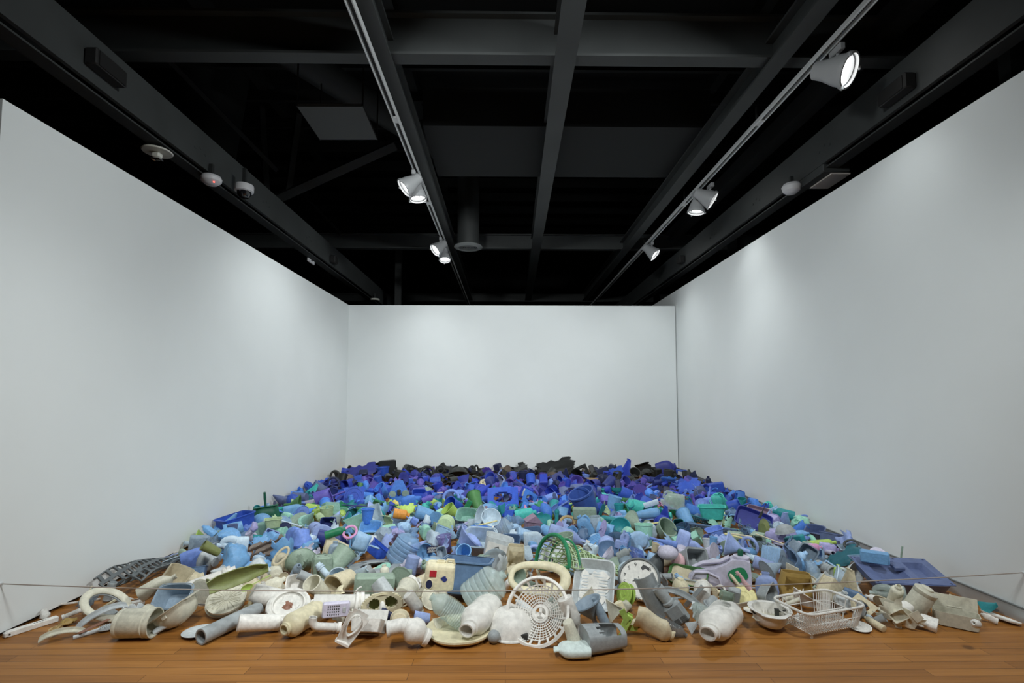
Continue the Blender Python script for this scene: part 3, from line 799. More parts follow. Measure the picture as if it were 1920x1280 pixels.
@kind('cone_toy')
def _q3(v=0):
    return [('cone', M().lathe([(0, 1), (.05, .99), (.36, .1), (.42, .08), (.42, 0), (0, 0)], 24), None), ('base_rim', M().lathe([(.42, 0), (.5, 0), (.5, .04), (.42, .05)], 24), None)]
@kind('block_toy')
def _q4(v=0):
    return [('body', M().box(0, 0, .3, .8, .5, .6, .05), None), ('roof', M().poly([(-.46, .58), (0, .95), (.46, .58)], .56, 'xz'), None)]
@kind('crate_lid')
def _q5(v=0):
    m = M().box(0, 0, 0, 1, .7, .05, .012)
    r = M()
    for k in range(7): r.box(-.42 + k * .14, 0, .035, .05, .62, .03, .008)
    return [('board', m, None), ('ribs', r, None)]
@kind('board')
def _q6(v=0):
    m = M().sheet(torn(lambda u, w: (u - .5, .045 * (abs((w * 6) % 2 - 1) * 2 - 1) + .05 * sin(4 * u), (w - .5) * .55), 11, .26, 12), 24, 24, .03).dent(.03, 3, 6)
    return [('panel', m, None)]
@kind('bumper')       # long black moulded piece with an upswept horn
def _q7(v=0):
    pts = [(-.5, .24), (-.46, .30), (-.40, .31), (-.34, .24), (-.24, .17), (-.05, .16), (.2, .20), (.5, .26), (.5, -.02), (-.38, -.06), (-.44, .08)]
    m = M().poly(pts, .10, 'xz'); m.warp(lambda x, y, z: (x, y + .12 * (x * x) * 2, z))
    return [('moulding', m, None), ('lip', M().tube([(-.4, -.06, .05), (0, -.07, .02), (.48, -.06, .04)], .02, 6), None)]
@kind('sand_tray')
def _(v=0):
    d = M().sheet(lambda u, w: ((u - .5) * .88, (w - .5) * .54 - .02, .07 + .03 * sin(5 * u + 3) + .02 * cos(9 * w)), 16, 12, .02).dent(.025, 6, 2)
    return [('pan', M().lathe(openp(.44, .49, .18, .015, .012), 32, 1, .62, 7), None), ('dry_sand', d, 'beige'), ('grate_bar', M().box(.02, .10, .12, .7, .03, .025, .006), 'grey')]
# ------------------------------------------------------------------ the larger pieces along the front
def se(a, p): return (math.copysign(abs(cos(a)) ** (2 / p), cos(a)), math.copysign(abs(sin(a)) ** (2 / p), sin(a)))
@kind('hard_hat')
def _(v=0):
    p = [(0, -.34), (.16, -.335), (.28, -.29), (.36, -.21), (.405, -.1), (.42, 0), (.50, .015), (.505, .03), (.41, .02), (.39, -.09), (.345, -.195), (.27, -.27), (.15, -.312), (0, -.318)]
    sh = M().lathe(p, 36, .84, 1.0)
    sh.warp(lambda x, y, z: (x, y * (1.10 if y < 0 else 1.0), z - (.03 if y < -.42 else 0)))
    r = M()
    for x in (-.07, 0, .07): r.tube([(x, .36 * cos(a), -.345 * sin(a) + .0) for a in [PI * (.1 + .8 * i / 10) for i in range(11)]], .016, 6)
    k = M().box(.355, 0, -.06, .03, .10, .07, .008)
    k2 = M().box(-.355, 0, -.06, .03, .10, .07, .008)
    return [('shell', sh, None), ('crown_ribs', r, None), ('side_slot', k, None), ('side_slot', k2, None)]
@kind('harness_hat')
def _(v=0):
    L_ = K['hard_hat']()
    rnd = random.Random(4); g = M()
    g.lathe([(0, -.2), (.2, -.19), (.32, -.17), (.35, -.19), (.2, -.25), (0, -.27)], 22).dent(.05, 6, 3)
    st = M().tube([(.36, .1, .0), (.2, .12, -.06), (.12, .1, .0), (.16, .02, -.12), (.12, -.05, -.16)], .022, 6, flat=.5)
    st2 = M().tube([(-.36, -.1, .01), (-.33, -.2, -.06), (-.24, -.26, -.04)], .02, 6, flat=.5)
    bk = M().box(.14, .02, -.05, .09, .05, .16, .012)
    return L_ + [('dried_sand', g, 'cream'), ('strap', st, 'black'), ('strap', st2, 'black'), ('buckle', bk, 'charcoal')]
@kind('colander')
def _(v=0):
    def f(u, w):
        a = 2 * PI * u; r = .10 + .40 * w
        return (r * cos(a), r * sin(a), .19 * (w ** 2.2))
    def keep(i, j):
        if j >= 24: return (i % 8 in (0, 1)) or j in (29,)
        if j < 2: return True
        return i % 4 == 0 or j in (2, 5, 8, 11, 14, 17, 20, 23, 24)
    m = M().sheet(f, 160, 30, .014, keep, True)
    hub = M()
    hub.tube([(.10 * cos(a), .10 * sin(a), .0) for a in [2 * PI * i / 24 for i in range(24)]], .014, 6, True)
    for k in range(3):
        a = k * 2 * PI / 3 + .4; hub.box(.05 * cos(a), .05 * sin(a), 0, .11, .05, .014, 0, Matrix.Rotation(a, 3, 'Z'))
    rim = M().lathe([(.485, .175), (.535, .185), (.54, .20), (.50, .215), (.488, .20)], 60)
    return [('lattice', m, None), ('hub', hub, None), ('rim', rim, None)]
@kind('dish_rack')
def _(v=0):
    w, d, h = .5, .30, .26
    def rr(t, a, k=1.0):
        c = se(a, 7); q = .86 + .14 * t; return (w * q * c[0], d * q * c[1], h * t)
    N = 64; bars = M()
    for i in range(N): bars.tube([rr(0, 2 * PI * i / N), rr(1, 2 * PI * i / N)], .006, 4, caps=False)
    bars.tube([rr(.5, 2 * PI * i / N) for i in range(N)], .006, 4, True)
    fl = M()
    for i in range(24): fl.tube([(-.42 + i * .0365, -.25, 0), (-.42 + i * .0365, .25, 0)], .006, 4)
    for j in range(4): fl.tube([(-.42, -.2 + j * .13, -.005), (.42, -.2 + j * .13, -.005)], .007, 4)
    dv = M()
    for i in range(20): dv.tube([(-.40 + i * .042, -.02, 0), (-.40 + i * .042, -.02, .12), (-.40 + i * .042, .02, .12), (-.40 + i * .042, .02, 0)], .006, 4)
    dv.tube([(-.42, 0, .125), (.42, 0, .125)], .01, 6)
    rim = M().tube([rr(1, 2 * PI * i / 80) for i in range(80)], .017, 8, True)
    ft = [M().tube([(sx * .36, sy * .2, 0), (sx * .36, sy * .2, -.07)], .018, 8) for sx in (-1, 1) for sy in (-1, 1)]
    return [('side_bars', bars, None), ('floor_bars', fl, None), ('divider', dv, None), ('rim', rim, None)] + [('foot', f, None) for f in ft]
@kind('wall_clock')
def _(v=0):
    rim = M().lathe([(.44, .03), (.45, .065), (.48, .07), (.5, .04), (.5, 0), (.44, 0)], 56)
    face = M().lathe([(0, .022), (.445, .022), (.445, .0), (0, 0)], 48)
    out = [('rim', rim, 'dark grey'), ('dial', face, 'white')]
    for n in range(1, 13):
        c = bpy.data.curves.new('n', 'FONT'); c.body = str(n); c.size = .13; c.align_x = 'CENTER'; c.align_y = 'CENTER'; c.extrude = .002
        o = bpy.data.objects.new('n', c); C.objects.link(o); bpy.context.view_layer.update()
        me = bpy.data.meshes.new_from_object(o.evaluated_get(bpy.context.evaluated_depsgraph_get()))
        bpy.data.objects.remove(o); me.name = 'numeral'; me.materials.clear()
        a = PI / 2 - n * PI / 6
        me.transform(Matrix.Translation((.345 * cos(a), .345 * sin(a), .0245)))
        out.append(('numeral', me, 'black'))
    hole = M().poly([(-.18, -.30), (-.10, -.24), (-.13, -.17), (-.2, -.2), (-.28, -.13), (-.3, -.2), (-.24, -.26)], .004); hole.warp(lambda x, y, z: (x, y, z + .025))
    hand = M().box(.0, .08, .03, .016, .26, .004); hand.box(.07, .03, .034, .18, .016, .004)
    return out + [('break', hole, 'black'), ('hands', hand, 'black')]
@kind('landing_net')
def _(v=0):
    rim = [(.30 * cos(a), .30 * sin(a), 0) for a in [PI * (-.02 + 1.04 * i / 24) for i in range(25)]] + [(-.20, -.05, .0), (.2, -.05, 0)]
    n = M()
    def pt(u, w):
        a = PI * u; r = .29 * (1 - .62 * w); return Vector((r * cos(a), r * sin(a) * 1.0 - .02 - .05 * w, -.95 * w)) + noise.noise_vector(Vector((u * 4, w * 6, 1))) * .05 * min(1, w * 4)
    for i in range(15): n.tube([pt(i / 14, j / 14) for j in range(15)], .0075, 4, caps=False)
    for j in range(1, 15): n.tube([pt(i / 14, j / 14) for i in range(15)], .0075, 4, caps=False)
    g = M(); rn = random.Random(3)
    for k in range(46):
        u, w = rn.random(), .15 + .6 * rn.random()
        p = [pt((u + .06 * q + .05 * sin(q * 2 + k)) % 1, min(1, max(0, w + .06 * cos(q * 1.7 + k)))) * (.55 + .3 * rn.random()) + Vector((0, 0, -.35 * w)) for q in range(5)]
        g.tube(p, .007, 4)
    return [('net', n, 'pale green'), ('tangled_line', g, 'pale green'), ('rim', M().tube(rim, .022, 8, True), 'emerald'), ('inner_hoop', M().tube([(.27 * cos(a), .27 * sin(a), -.16) for a in [PI * i / 20 for i in range(21)]], .012, 6), 'emerald')]
@kind('paint_tray')
def _(v=0):
    m = M().lathe(openp(.40, .50, .20, .018, .012), 30, .78, 1, 7)
    ribs = M()
    for i in range(9): ribs.box(0, -.28 + i * .06, .03, .5, .02, .014)
    sm = M().sheet(torn(lambda u, w: ((u - .5) * .60, (w - .5) * .72, .035 + .012 * sin(9 * u) * cos(7 * w)), 21, .2), 16, 16, .006).dent(.015, 7, 2)
    return [('pan', m, None), ('ribs', ribs, None), ('dried_paint', sm, 'white')]
@kind('oval_bracket')
def _(v=0):
    m = M().sheet(lambda u, w: ((u - .5) * (.40 + .28 * w), .10 * cos(3 * (u - .5)), w - .5), 22, 28, .03, keep=lambda i, j: ((i - 10.5) / 6.6) ** 2 + ((j - 16.5) / 8.5) ** 2 > 1 and not (j > 24 and (i < 3 or i > 18)))
    rim = M().sheet(lambda u, w: ((.30 * (.56 + .14 * sin(2 * PI * u))) * cos(2 * PI * u) * 1.0, .10 * cos(.6 * cos(2 * PI * u)) - .12 * w, .09 + .30 * sin(2 * PI * u)), 32, 2, .02, wrapu=True)
    ft = M().box(0, .07, -.46, .44, .16, .10, .02)
    return [('plate', m, None), ('oval_lip', rim, None), ('foot', ft, None)]
@kind('pipe_tee')
def _(v=0):
    m = M().lathe([(.15, -.36), (.19, -.36), (.20, -.30), (.22, -.24), (.30, -.12), (.315, 0), (.30, .13), (.23, .26), (.20, .30), (.20, .36), (.215, .37), (.215, .47), (.20, .5), (.165, .5), (.16, .3), (.24, .1), (.25, -.1), (.17, -.25), (.15, -.36)], 30)
    s = M().pipe([(0, 0, -.2), (.05, 0, -.42), (.20, 0, -.64), (.30, 0, -.74)], .19, .16, 22)
    c = M().lathe([(.185, 0), (.215, .0), (.215, .08), (.185, .08)], 24, o=(.30, 0, -.74), rot=Matrix.Rotation(-.75, 3, 'Y'))
    return [('bulb', m, None), ('side_branch', s, None), ('collar', c, None)]
@kind('diving_mask')
def _(v=0):
    def f(u, w): return ((u - .5), .16 * cos(PI * (u - .5)), (w - .5) * .62)
    def keep(i, j):
        x, z = (i - 13.5) / 14, (j - 8.5) / 9
        if x * x * .95 + z * z * .8 > .98: return False
        if z < -.45 and abs(x) < .22: return False
        for c in (-.45, .45):
            if ((x - c) / .34) ** 2 + ((z - .1) / .52) ** 2 < 1: return False
        return True
    m = M().sheet(f, 28, 18, .07, keep)
    sk = M().sheet(lambda u, w: (.46 * cos(2 * PI * u) * (1 - .25 * w), .10 + .30 * w, .27 * sin(2 * PI * u) * (1 - .2 * w)), 30, 5, .02, wrapu=True)
    sk.warp(lambda x, y, z: (x, y, z + .0))
    nose = M().lathe([(0, .16), (.05, .12), (.09, -.02), (.11, -.12), (0, -.14)], 14, 1, 1, 2, o=(0, .06, -.04))
    back = M().lathe([(0, 0), (.40, 0), (.42, .02), (0, .02)], 26, 1, .6, rot=Matrix.Rotation(PI / 2, 3, 'X'), o=(0, .34, 0)).dent(.02, 3)
    return [('frame', m, None), ('skirt', sk, None), ('nose_pocket', nose, 'white'), ('inner_lining', back, 'olive')]
@kind('vent_box')
def _(v=0):
    m = M().box(0, 0, 0, .56, .22, 1, .05)
    g = M()
    for i in range(4):
        for j in range(6): g.box(-.15 + i * .1, -.112, -.28 + j * .075, .055, .006, .04)
    return [('case', m, None), ('vent_holes', g, 'charcoal'), ('switch', M().box(0, -.115, .3, .2, .02, .12, .01), 'light grey')]
@kind('toilet_seat')
def _(v=0):
    m = M().tube([(.34 * cos(a), .42 * sin(a) * (1.12 if sin(a) > 0 else 1), 0) for a in [2 * PI * i / 40 for i in range(40)]], .085, 12, True, .55)
    m2 = M().tube([(.26 * cos(a), .34 * sin(a) * (1.12 if sin(a) > 0 else 1), -.045) for a in [2 * PI * i / 36 for i in range(36)]], .022, 8, True)
    return [('seat_ring', m, None), ('inner_ring', m2, 'grey')]
@kind('wheel_dish')
def _(v=0):
    m = M().lathe([(0, .02), (.26, .02), (.33, .03), (.36, .09), (.42, .12), (.48, .10), (.5, .05), (.48, 0), (.3, -.02), (0, -.02)], 40)
    r = M().tube([(.36 * cos(a), .36 * sin(a), .105) for a in [2 * PI * i / 36 for i in range(36)]], .018, 6, True)
    l = M().lathe([(0, .07), (.08, .06), (.12, .02), (0, .02)], 12).dent(.06, 9, 2)
    l2 = M().lathe([(0, .05), (.10, .04), (.15, .02), (0, .02)], 12, o=(.04, -.16, 0)).dent(.05, 9, 3)
    l3 = M().lathe([(0, .06), (.08, .04), (.12, .02), (0, .02)], 12, o=(-.16, -.02, 0)).dent(.05, 9, 5)
    return [('dish', m, None), ('ridge', r, None), ('rust_lump', l, 'rust'), ('sand_lump', l2, 'white'), ('sand_lump', l3, 'white')]
@kind('spool_end')
def _(v=0):
    a1 = M().lathe([(0, .03), (.06, .03), (.06, .015), (.46, .015), (.47, .035), (.5, .035), (.5, -.02), (0, -.02)], 44)
    r = M(); rn = random.Random(2)
    for k in range(22):
        a = 2 * PI * k / 22 + rn.uniform(-.08, .08); r.box(.24 * cos(a), .24 * sin(a), .02, rn.uniform(.22, .40), .012, .022, 0, Matrix.Rotation(a, 3, 'Z'))
    h = M()
    for k in range(3):
        a = k * 2.1 + .5; h.lathe([(.022, .02), (.04, .03), (.045, .02)], 12, o=(.36 * cos(a), .36 * sin(a), .01))
    a2 = M().lathe([(0, -.20), (.44, -.20), (.5, -.17), (.5, -.22), (.44, -.26), (0, -.26)], 40, 1, 1, 2, o=(.05, -.08, 0))
    return [('flange', a1, None), ('radial_ribs', r, None), ('bolt_bosses', h, None), ('hub', M().lathe([(.14, -.02), (.14, -.22)], 20), None), ('rear_flange', a2, None)]
@kind('lid_ring')
def _(v=0):
    m = M().lathe([(.27, .03), (.29, .05), (.46, .05), (.5, .0), (.49, -.05), (.45, -.04), (.40, .02), (.28, .01)], 48)
    t = M().box(-.52, 0, 0, .08, .14, .06, .012)
    g = M()
    for a in (-2.0, -1.85, .9, 1.05, 2.2, 2.35): g.box(.37 * cos(a), .37 * sin(a), .051, .16, .016, .006, 0, Matrix.Rotation(a, 3, 'Z'))
    return [('rim', m, None), ('hinge_tab', t, None), ('slots', g, 'charcoal')]
@kind('speaker_case')
def _(v=0):
    m = M().box(0, 0, 0, .8, .56, 1, .05)
    m.warp(lambda x, y, z: (x * (1.0 + .10 * (z < 0)), y, z))
    t = M().box(0, 0, .5, .70, .46, .02)
    h = M().box(-.2, -.05, .512, .10, .05, .008).box(.12, .1, .512, .14, .05, .008).box(.25, -.1, .512, .06, .04, .008)
    f = M().box(0, .02, -.5, 1.0, .66, .05, .015)
    s = M().sheet(lambda u, w: (-.47, -.26 + .5 * u, -.5 + 1.05 * w), 4, 4, .04)
    return [('case', m, None), ('top_plate', t, None), ('holes', h, 'black'), ('base_flange', f, 'dark green'), ('side_flap', s, None)]
@kind('net_drape')
def _(v=0):
    def keep(i, j):
        r = j % 6; s = (i + (3 if (j // 6) % 2 else 0)) % 6
        return r in (0, 5) or s in (0, 5)
    m = M().sheet(lambda u, w: (u - .5, .42 * (w - .5), .06 * sin(4 * u + 1) + .05 * sin(7 * w + 3 * u)), 78, 36, .016, keep)
    m.warp(lambda x, y, z: (x + .02 * sin(9 * y), y + .03 * sin(6 * x), z))
    return [('mesh', m.dent(.05, 3, 2), None)]
@kind('red_can')
def _(v=0):
    m = M().lathe([(0, .01), (.31, 0), (.345, .02), (.35, .06), (.35, .58), (.34, .68), (.30, .73), (.1, .75), (.1, .8), (.07, .8), (.07, .72), (0, .72)], 32, 1.2, .95, 5).dent(.012, 3, 7)
    patch = M().box(-.20, -.336, .50, .19, .024, .19, .004)
    hole = M().lathe([(0, 0), (.10, 0), (.10, .01), (0, .01)], 20, .9, 1.4, o=(-.28, -.338, .18), rot=Matrix.Rotation(PI / 2, 3, 'X'))
    r = random.Random(6); pts = [((.05 + .055 * r.random()) * cos(2 * PI * i / 22), (.05 + .055 * r.random()) * sin(2 * PI * i / 22)) for i in range(22)]
    spl = M().poly(pts, .012, 'xz'); spl.warp(lambda x, y, z: (x + .12, y - .338, z + .36))
    rim = M().tube([(-.28 + .10 * cos(a), -.336, .18 + .145 * sin(a)) for a in [2 * PI * i / 24 for i in range(24)]], .018, 6, True)
    h = M().tube([(.14, -.02, .73), (.18, 0, .84), (.34, 0, .84), (.38, 0, .70)], .045, 10)
    return [('body', m, None), ('red_patch', patch, 'red'), ('side_opening', hole, 'navy'), ('opening_rim', rim, None), ('blue_splash', spl, 'dark blue'), ('handle', h, None)]
@kind('big_jerrycan')
def _(v=0):
    pts = [(-.56, .02), (-.54, .13), (-.40, .23), (-.10, .30), (.10, .42), (.20, .52), (.40, .55), (.50, .52), (.53, .30), (.54, .02), (.50, -.02), (-.5, -.02)]
    m = M().poly(pts, .40, 'xz')
    m.v = [(x, y * (.82 if z > .28 else 1), z) for (x, y, z) in m.v]
    arch = M().tube([(-.50, -.205, .06), (-.44, -.215, .20), (-.2, -.215, .24), (-.02, -.215, .18), (.04, -.215, .02)], .022, 8)
    panel = M().lathe([(0, -.016), (.25, -.014), (.28, 0), (0, 0)], 22, 1, .42, 4, o=(-.23, -.2, .09), rot=Matrix.Rotation(PI / 2, 3, 'X'))
    grip = M().tube([(-.48, 0, .22), (-.30, 0, .34), (0, 0, .42), (.16, 0, .53)], .055, 12, flat=.7)
    grip2 = M().tube([(-.46, .12, .20), (-.2, .12, .29), (.1, .12, .42)], .03, 8)
    neck = M().lathe([(.13, 0), (.14, .02), (.14, .05), (0, .06)], 22, o=(.36, 0, .53))
    cap = M().lathe([(.045, .0), (.05, .02), (.05, .10), (.035, .12), (0, .12)], 14, o=(.34, 0, .58))
    gp = M().lathe([(0, -.012), (.16, -.012), (.165, 0), (0, 0)], 20, 1, .75, 3, o=(.30, -.203, .28), rot=Matrix.Rotation(PI / 2, 3, 'X') @ Matrix.Rotation(.5, 3, 'Z'))
    return [('body', m, None), ('arched_rib', arch, None), ('side_panel', panel, None), ('grip', grip, None), ('grip', grip2, 'cream'), ('neck', neck, None), ('cap', cap, 'dark green'), ('green_patch', gp, 'emerald')]
@kind('doll_arm')
def _(v=0):
    m = M().tube([(0, 0, 0), (.02, 0, .18), (.03, .02, .42), (.10, .02, .62), (.12, .02, .78)], [.12, .125, .11, .085, .07], 14)
    h = M().lathe([(0, .0), (.07, .02), (.09, .10), (.06, .16), (0, .17)], 14, 1, .6, o=(.12, .02, .76))
    out = [('limb', m, None), ('palm', h, None)]
    for k in range(4): out.append(('finger', M().tube([(.06 + k * .038, .02, .90), (.055 + k * .04, .03, .96 + .02 * (k in (1, 2))), (.055 + k * .04, .055, 1.0 + .015 * (k in (1, 2)))], [.02, .018, .013], 8), None))
    out.append(('thumb', M().tube([(.04, .02, .82), (-.01, .03, .88), (-.02, .04, .93)], [.024, .02, .014], 8), None))
    return out
@kind('foam_chunk')
def _(v=0):
    m = M().lathe([(.3 * sin(PI * i / 12) ** .7, -.5 * cos(PI * i / 12)) for i in range(13)], 18).dent(.22, 3, 6).dent(.07, 8, 3)
    return [('chunk', m, None)]
@kind('slotted_bar')
def _(v=0):
    m = M().box(0, 0, .5, .17, .13, 1, .012)
    e = M().box(.02, 0, .0, .14, .11, .12, .015)
    s = M()
    for i in range(5): s.box(.02, -.067, .52 + i * .055, .03, .006, .034)
    h = M().lathe([(0, 0), (.022, 0), (.022, .006), (0, .006)], 12, o=(.086, 0, .03), rot=Matrix.Rotation(PI / 2, 3, 'Y'))
    return [('bar', m, None), ('end_block', e, None), ('slots', s, 'charcoal'), ('end_hole', h, 'black')]
@kind('scrub_brush')
def _(v=0):
    m = M().lathe([(0, -.03), (.16, -.03), (.2, .0), (.17, .06), (0, .075)], 26, .85, 1.25)
    n = M()
    for i in range(9):
        for j in range(6):
            x, y = -.12 + j * .048, -.19 + i * .048
            if (x / .15) ** 2 + (y / .22) ** 2 < 1: n.lathe([(.014, .06), (.011, .082), (0, .084)], 6, o=(x, y, 0))
    def tr(x, y, z): return (x, -z, y + .78)
    h = M().tube([(0, 0, 0), (.01, -.01, .25), (0, -.01, .6)], [.055, .05, .07], 10, flat=.55)
    return [('head', m.warp(tr), None), ('nubs', n.warp(tr), None), ('handle', h, None)]
@kind('leaf_scoop')
def _(v=0):
    m = M().sheet(lambda u, w: ((u - .5) * .30 * sin(PI * min(.93, .16 + w * .8)) ** .5, -.09 * (abs(2 * u - 1) ** 2) - .12 * (w - .5) ** 2 * 2, w), 10, 22, .016).dent(.02, 4, 2)
    c = M().sheet(lambda u, w: ((u - .5) * .16, .06 + .12 * w, .02 - .05 * w * w), 8, 6, .02)
    return [('blade', m, None), ('curled_end', c, None)]
@kind('gutter_corner')
def _(v=0):
    m = M().sheet(lambda u, w: (.20 * cos(PI * u), -.16 * sin(PI * u), w - .5), 16, 10, .03)
    r = M().box(.23, 0, 0, .05, .06, 1.02, .01).box(-.23, 0, 0, .05, .06, 1.02, .01)
    return [('channel', m, None), ('side_rails', r, None)]
@kind('dryer_nozzle')
def _(v=0):
    m = M().box(0, 0, .27, .46, .26, .54, .07)
    n = M().lathe([(.13, .52), (.15, .56), (.15, .60), (.125, .62), (.13, .70), (.145, .82), (.14, 1.0), (.11, 1.0), (.105, .7), (.1, .55)], 22)
    g = M()
    for i in range(9): g.box(-.16 + i * .018, -.132, .12, .009, .006, .16)
    for i in range(9): g.box(.04 + i * .018, -.132, .12, .009, .006, .16)
    return [('case', m, None), ('nozzle', n, None), ('grille', g, 'charcoal')]
@kind('star_casing')
def _(v=0):
    m = M().sheet(torn(lambda u, w: ((u - .5) * (.5 + .9 * abs(w - .5)), .10 * sin(6 * u) * (1 - w), w - .5), 13, .26), 20, 18, .02).dent(.05, 2.5, 4)
    b = M().lathe(openp(.16, .2, .22, .015), 20, 1, .7, 8, rot=Matrix.Rotation(PI / 2, 3, 'X'), o=(.02, .02, .02))
    f1 = M().poly([(-.2, 0), (.2, 0), (.12, .38), (-.05, .26)], .02, 'xz').warp(lambda x, y, z: (x + .05, y + .10, -z + -.14))
    f2 = M().poly([(-.12, 0), (.12, 0), (.1, .34), (-.1, .30)], .02, 'xz').warp(lambda x, y, z: (x - .3, y - .05, z * .8 + .1))
    f3 = M().sheet(torn(lambda u, w: (.2 + .35 * w, -.06 + .12 * w, (u - .5) * .22 - .22 * w), 4), 8, 8, .02)
    return [('shell', m, None), ('socket', b, None), ('flap', f1, None), ('flap', f2, None), ('flap', f3, None)]
@kind('hinged_case')
def _(v=0):
    t = M().lathe(openp(.40, .45, .34, .018), 26, 1, .55, 9)
    l = M().sheet(lambda u, w: ((u - .5) * .9, .30 + .06 * w, .02 + .62 * w), 10, 10, .02)
    sd = M().poly([(.02, .32), (.28, .32), (.34, .66), (.30, .66)], .018, 'yz').warp(lambda x, y, z: (x - .44, y, z))
    g = M().box(0, .325, .36, .3, .02, .03, .006)
    h = M().box(-.2, .32, .26, .12, .03, .04, .008).box(.2, .32, .26, .12, .03, .04, .008)
    return [('tub', t, None), ('lid', l, None), ('side_wing', sd, None), ('moulded_bar', g, None), ('hinges', h, None)]
@kind('sink_tub')
def _(v=0):
    def f(u, w):
        x, y = (u - .5) * 2, (w - .5) * 1.2
        z = .14
        if -.75 < x < .02 and -.40 < y < .42: z = .02 if (-.68 < x < -.05 and -.34 < y < .36) else .06
        if .25 < x < .80 and -.34 < y < .40: z = -.02 if (.32 < x < .73 and -.28 < y < .34) else .05
        return (x * .5, y * .5, z * .5)
    m = M().sheet(f, 40, 30, .016)
    sk = M().lathe([(.42, -.10), (.455, -.06), (.49, .05), (.51, .068), (.50, .075), (.46, .06), (.42, -.08)], 40, 1, .62, 8)
    h = M()
    for (x, y) in ((-.46, -.27), (.46, -.27), (-.46, .27), (.46, .27), (.06, -.27), (.06, .27)): h.lathe([(0, .077), (.014, .077), (.014, .08), (0, .08)], 10, o=(x, y, 0))
    b = M().box(-.02, .05, .10, .14, .14, .06, .012)
    return [('top_deck', m, None), ('skirt', sk, None), ('screw_holes', h, 'navy'), ('moulded_block', b, None)]
@kind('handled_lid')
def _(v=0):
    m = M().tube([(.5 * se(a, 2.6)[0], .235 * se(a, 2.6)[1], .05 * sin(a)) for a in [2 * PI * i / 44 for i in range(44)]], [.075 + .02 * cos(2 * PI * i / 44) for i in range(44)], 12, True, .7)
    b = M().box(.30, -.16, -.20, .40, .24, .34, .03)
    return [('seat_panel', m, None), ('box_end', b, None)]
@kind('paper_tub')
def _(v=0):
    t = M().lathe(openp(.34, .42, .7, .02), 26, 1, .8, 5)
    p = M().sheet(lambda u, w: ((u - .5) * .66, -.345, .10 + .48 * w), 6, 6, .012)
    s = M().tube([(-.1, -.356, .45), (0, -.356, .5), (.04, -.356, .38), (-.06, -.356, .34), (.06, -.356, .28), (.02, -.356, .2), (-.05, -.356, .22)], .014, 5).tube([(-.16, -.356, .38), (-.12, -.356, .26), (-.08, -.356, .30)], .008, 5)
    return [('body', t, None), ('paper_label', p, 'white'), ('ink_scrawl', s, 'black')]
@kind('logo_film')
def _(v=0):
    def f(u, w): return Vector(((u - .5), .06 * sin(5 * u) + .05 * cos(6 * w), (w - .5) * .62))
    m = M().sheet(torn(f, 5, .12), 18, 16, .012)
    def stuck(m_, d): return m_.warp(lambda x, y, z: (x, f(min(1, max(0, x + .5)), min(1, max(0, z / .62 + .5))).y - d, z))
    ov = M().lathe([(0, 0), (.14, 0), (.14, .006), (0, .006)], 24, .8, 1.5, o=(-.24, 0, .02), rot=Matrix.Rotation(PI / 2, 3, 'X'))
    wd = M()
    for i, (x0, z0, x1, z1) in enumerate(((-.06, .16, -.06, -.14), (-.06, .16, .02, .16), (.05, .12, .05, -.12), (.05, .12, .11, .0), (.11, .0, .11, .12), (.14, .1, .14, -.1), (.14, .1, .2, .05), (.14, -.1, .2, -.05))): wd.tube([(x0, 0, z0), (x1, 0, z1)], .014, 5)
    bg = M().box(.07, 0, 0, .34, .004, .40)
    gr = M().box(.28, 0, .24, .22, .01, .05)
    return [('film', m, None), ('blue_badge', stuck(ov, .012), 'bright blue'), ('print_panel', stuck(bg, .010), 'white'), ('print_strokes', stuck(wd, .014), 'navy'), ('green_strip', stuck(gr, .012), 'emerald')]
@kind('labelled_can')
def _(v=0):
    m = M().box(0, 0, 0, .9, .34, .9, .07)
    return [('body', m, None), ('paper_label', M().box(0, -.175, 0, .56, .012, .56), 'light grey'), ('cap', M().lathe([(0, .06), (.1, .06), (.1, 0), (0, 0)], 14, o=(.25, 0, .45)), None)]
@kind('robot_bucket')
def _(v=0):
    t = M().lathe(openp(.28, .34, .4, .02), 22, 1, .7, 5)
    s = M().sheet(lambda u, w: ((u - .5) * (.9 - .6 * w), .18 + .12 * w, .3 + .7 * w), 10, 8, .03)
    e1 = M().lathe([(0, 0), (.14, 0), (.14, .04), (0, .05)], 18, o=(-.25, .12, .45), rot=Matrix.Rotation(PI / 2, 3, 'X'))
    e2 = M().lathe([(0, 0), (.14, 0), (.14, .04), (0, .05)], 18, o=(.25, .12, .45), rot=Matrix.Rotation(PI / 2, 3, 'X'))
    return [('box', t, None), ('back_plate', s, None), ('round_boss', e1, 'sage'), ('round_boss', e2, 'sage'), ('peg', M().box(0, .06, .52, .14, .12, .26, .03), 'charcoal')]
@kind('lens_visor')
def _(v=0):
    m = M().sheet(lambda u, w: (u - .5, -.18 * cos(PI * (u - .5)), (w - .5) * .4 * (1 - .3 * abs(2 * u - 1))), 18, 8, .03)
    return [('frame', m, None), ('dark_lens', M().lathe([(0, 0), (.16, 0), (.16, .02), (0, .02)], 18, 1.2, .7, o=(-.08, -.19, 0), rot=Matrix.Rotation(PI / 2, 3, 'X')), 'black')]
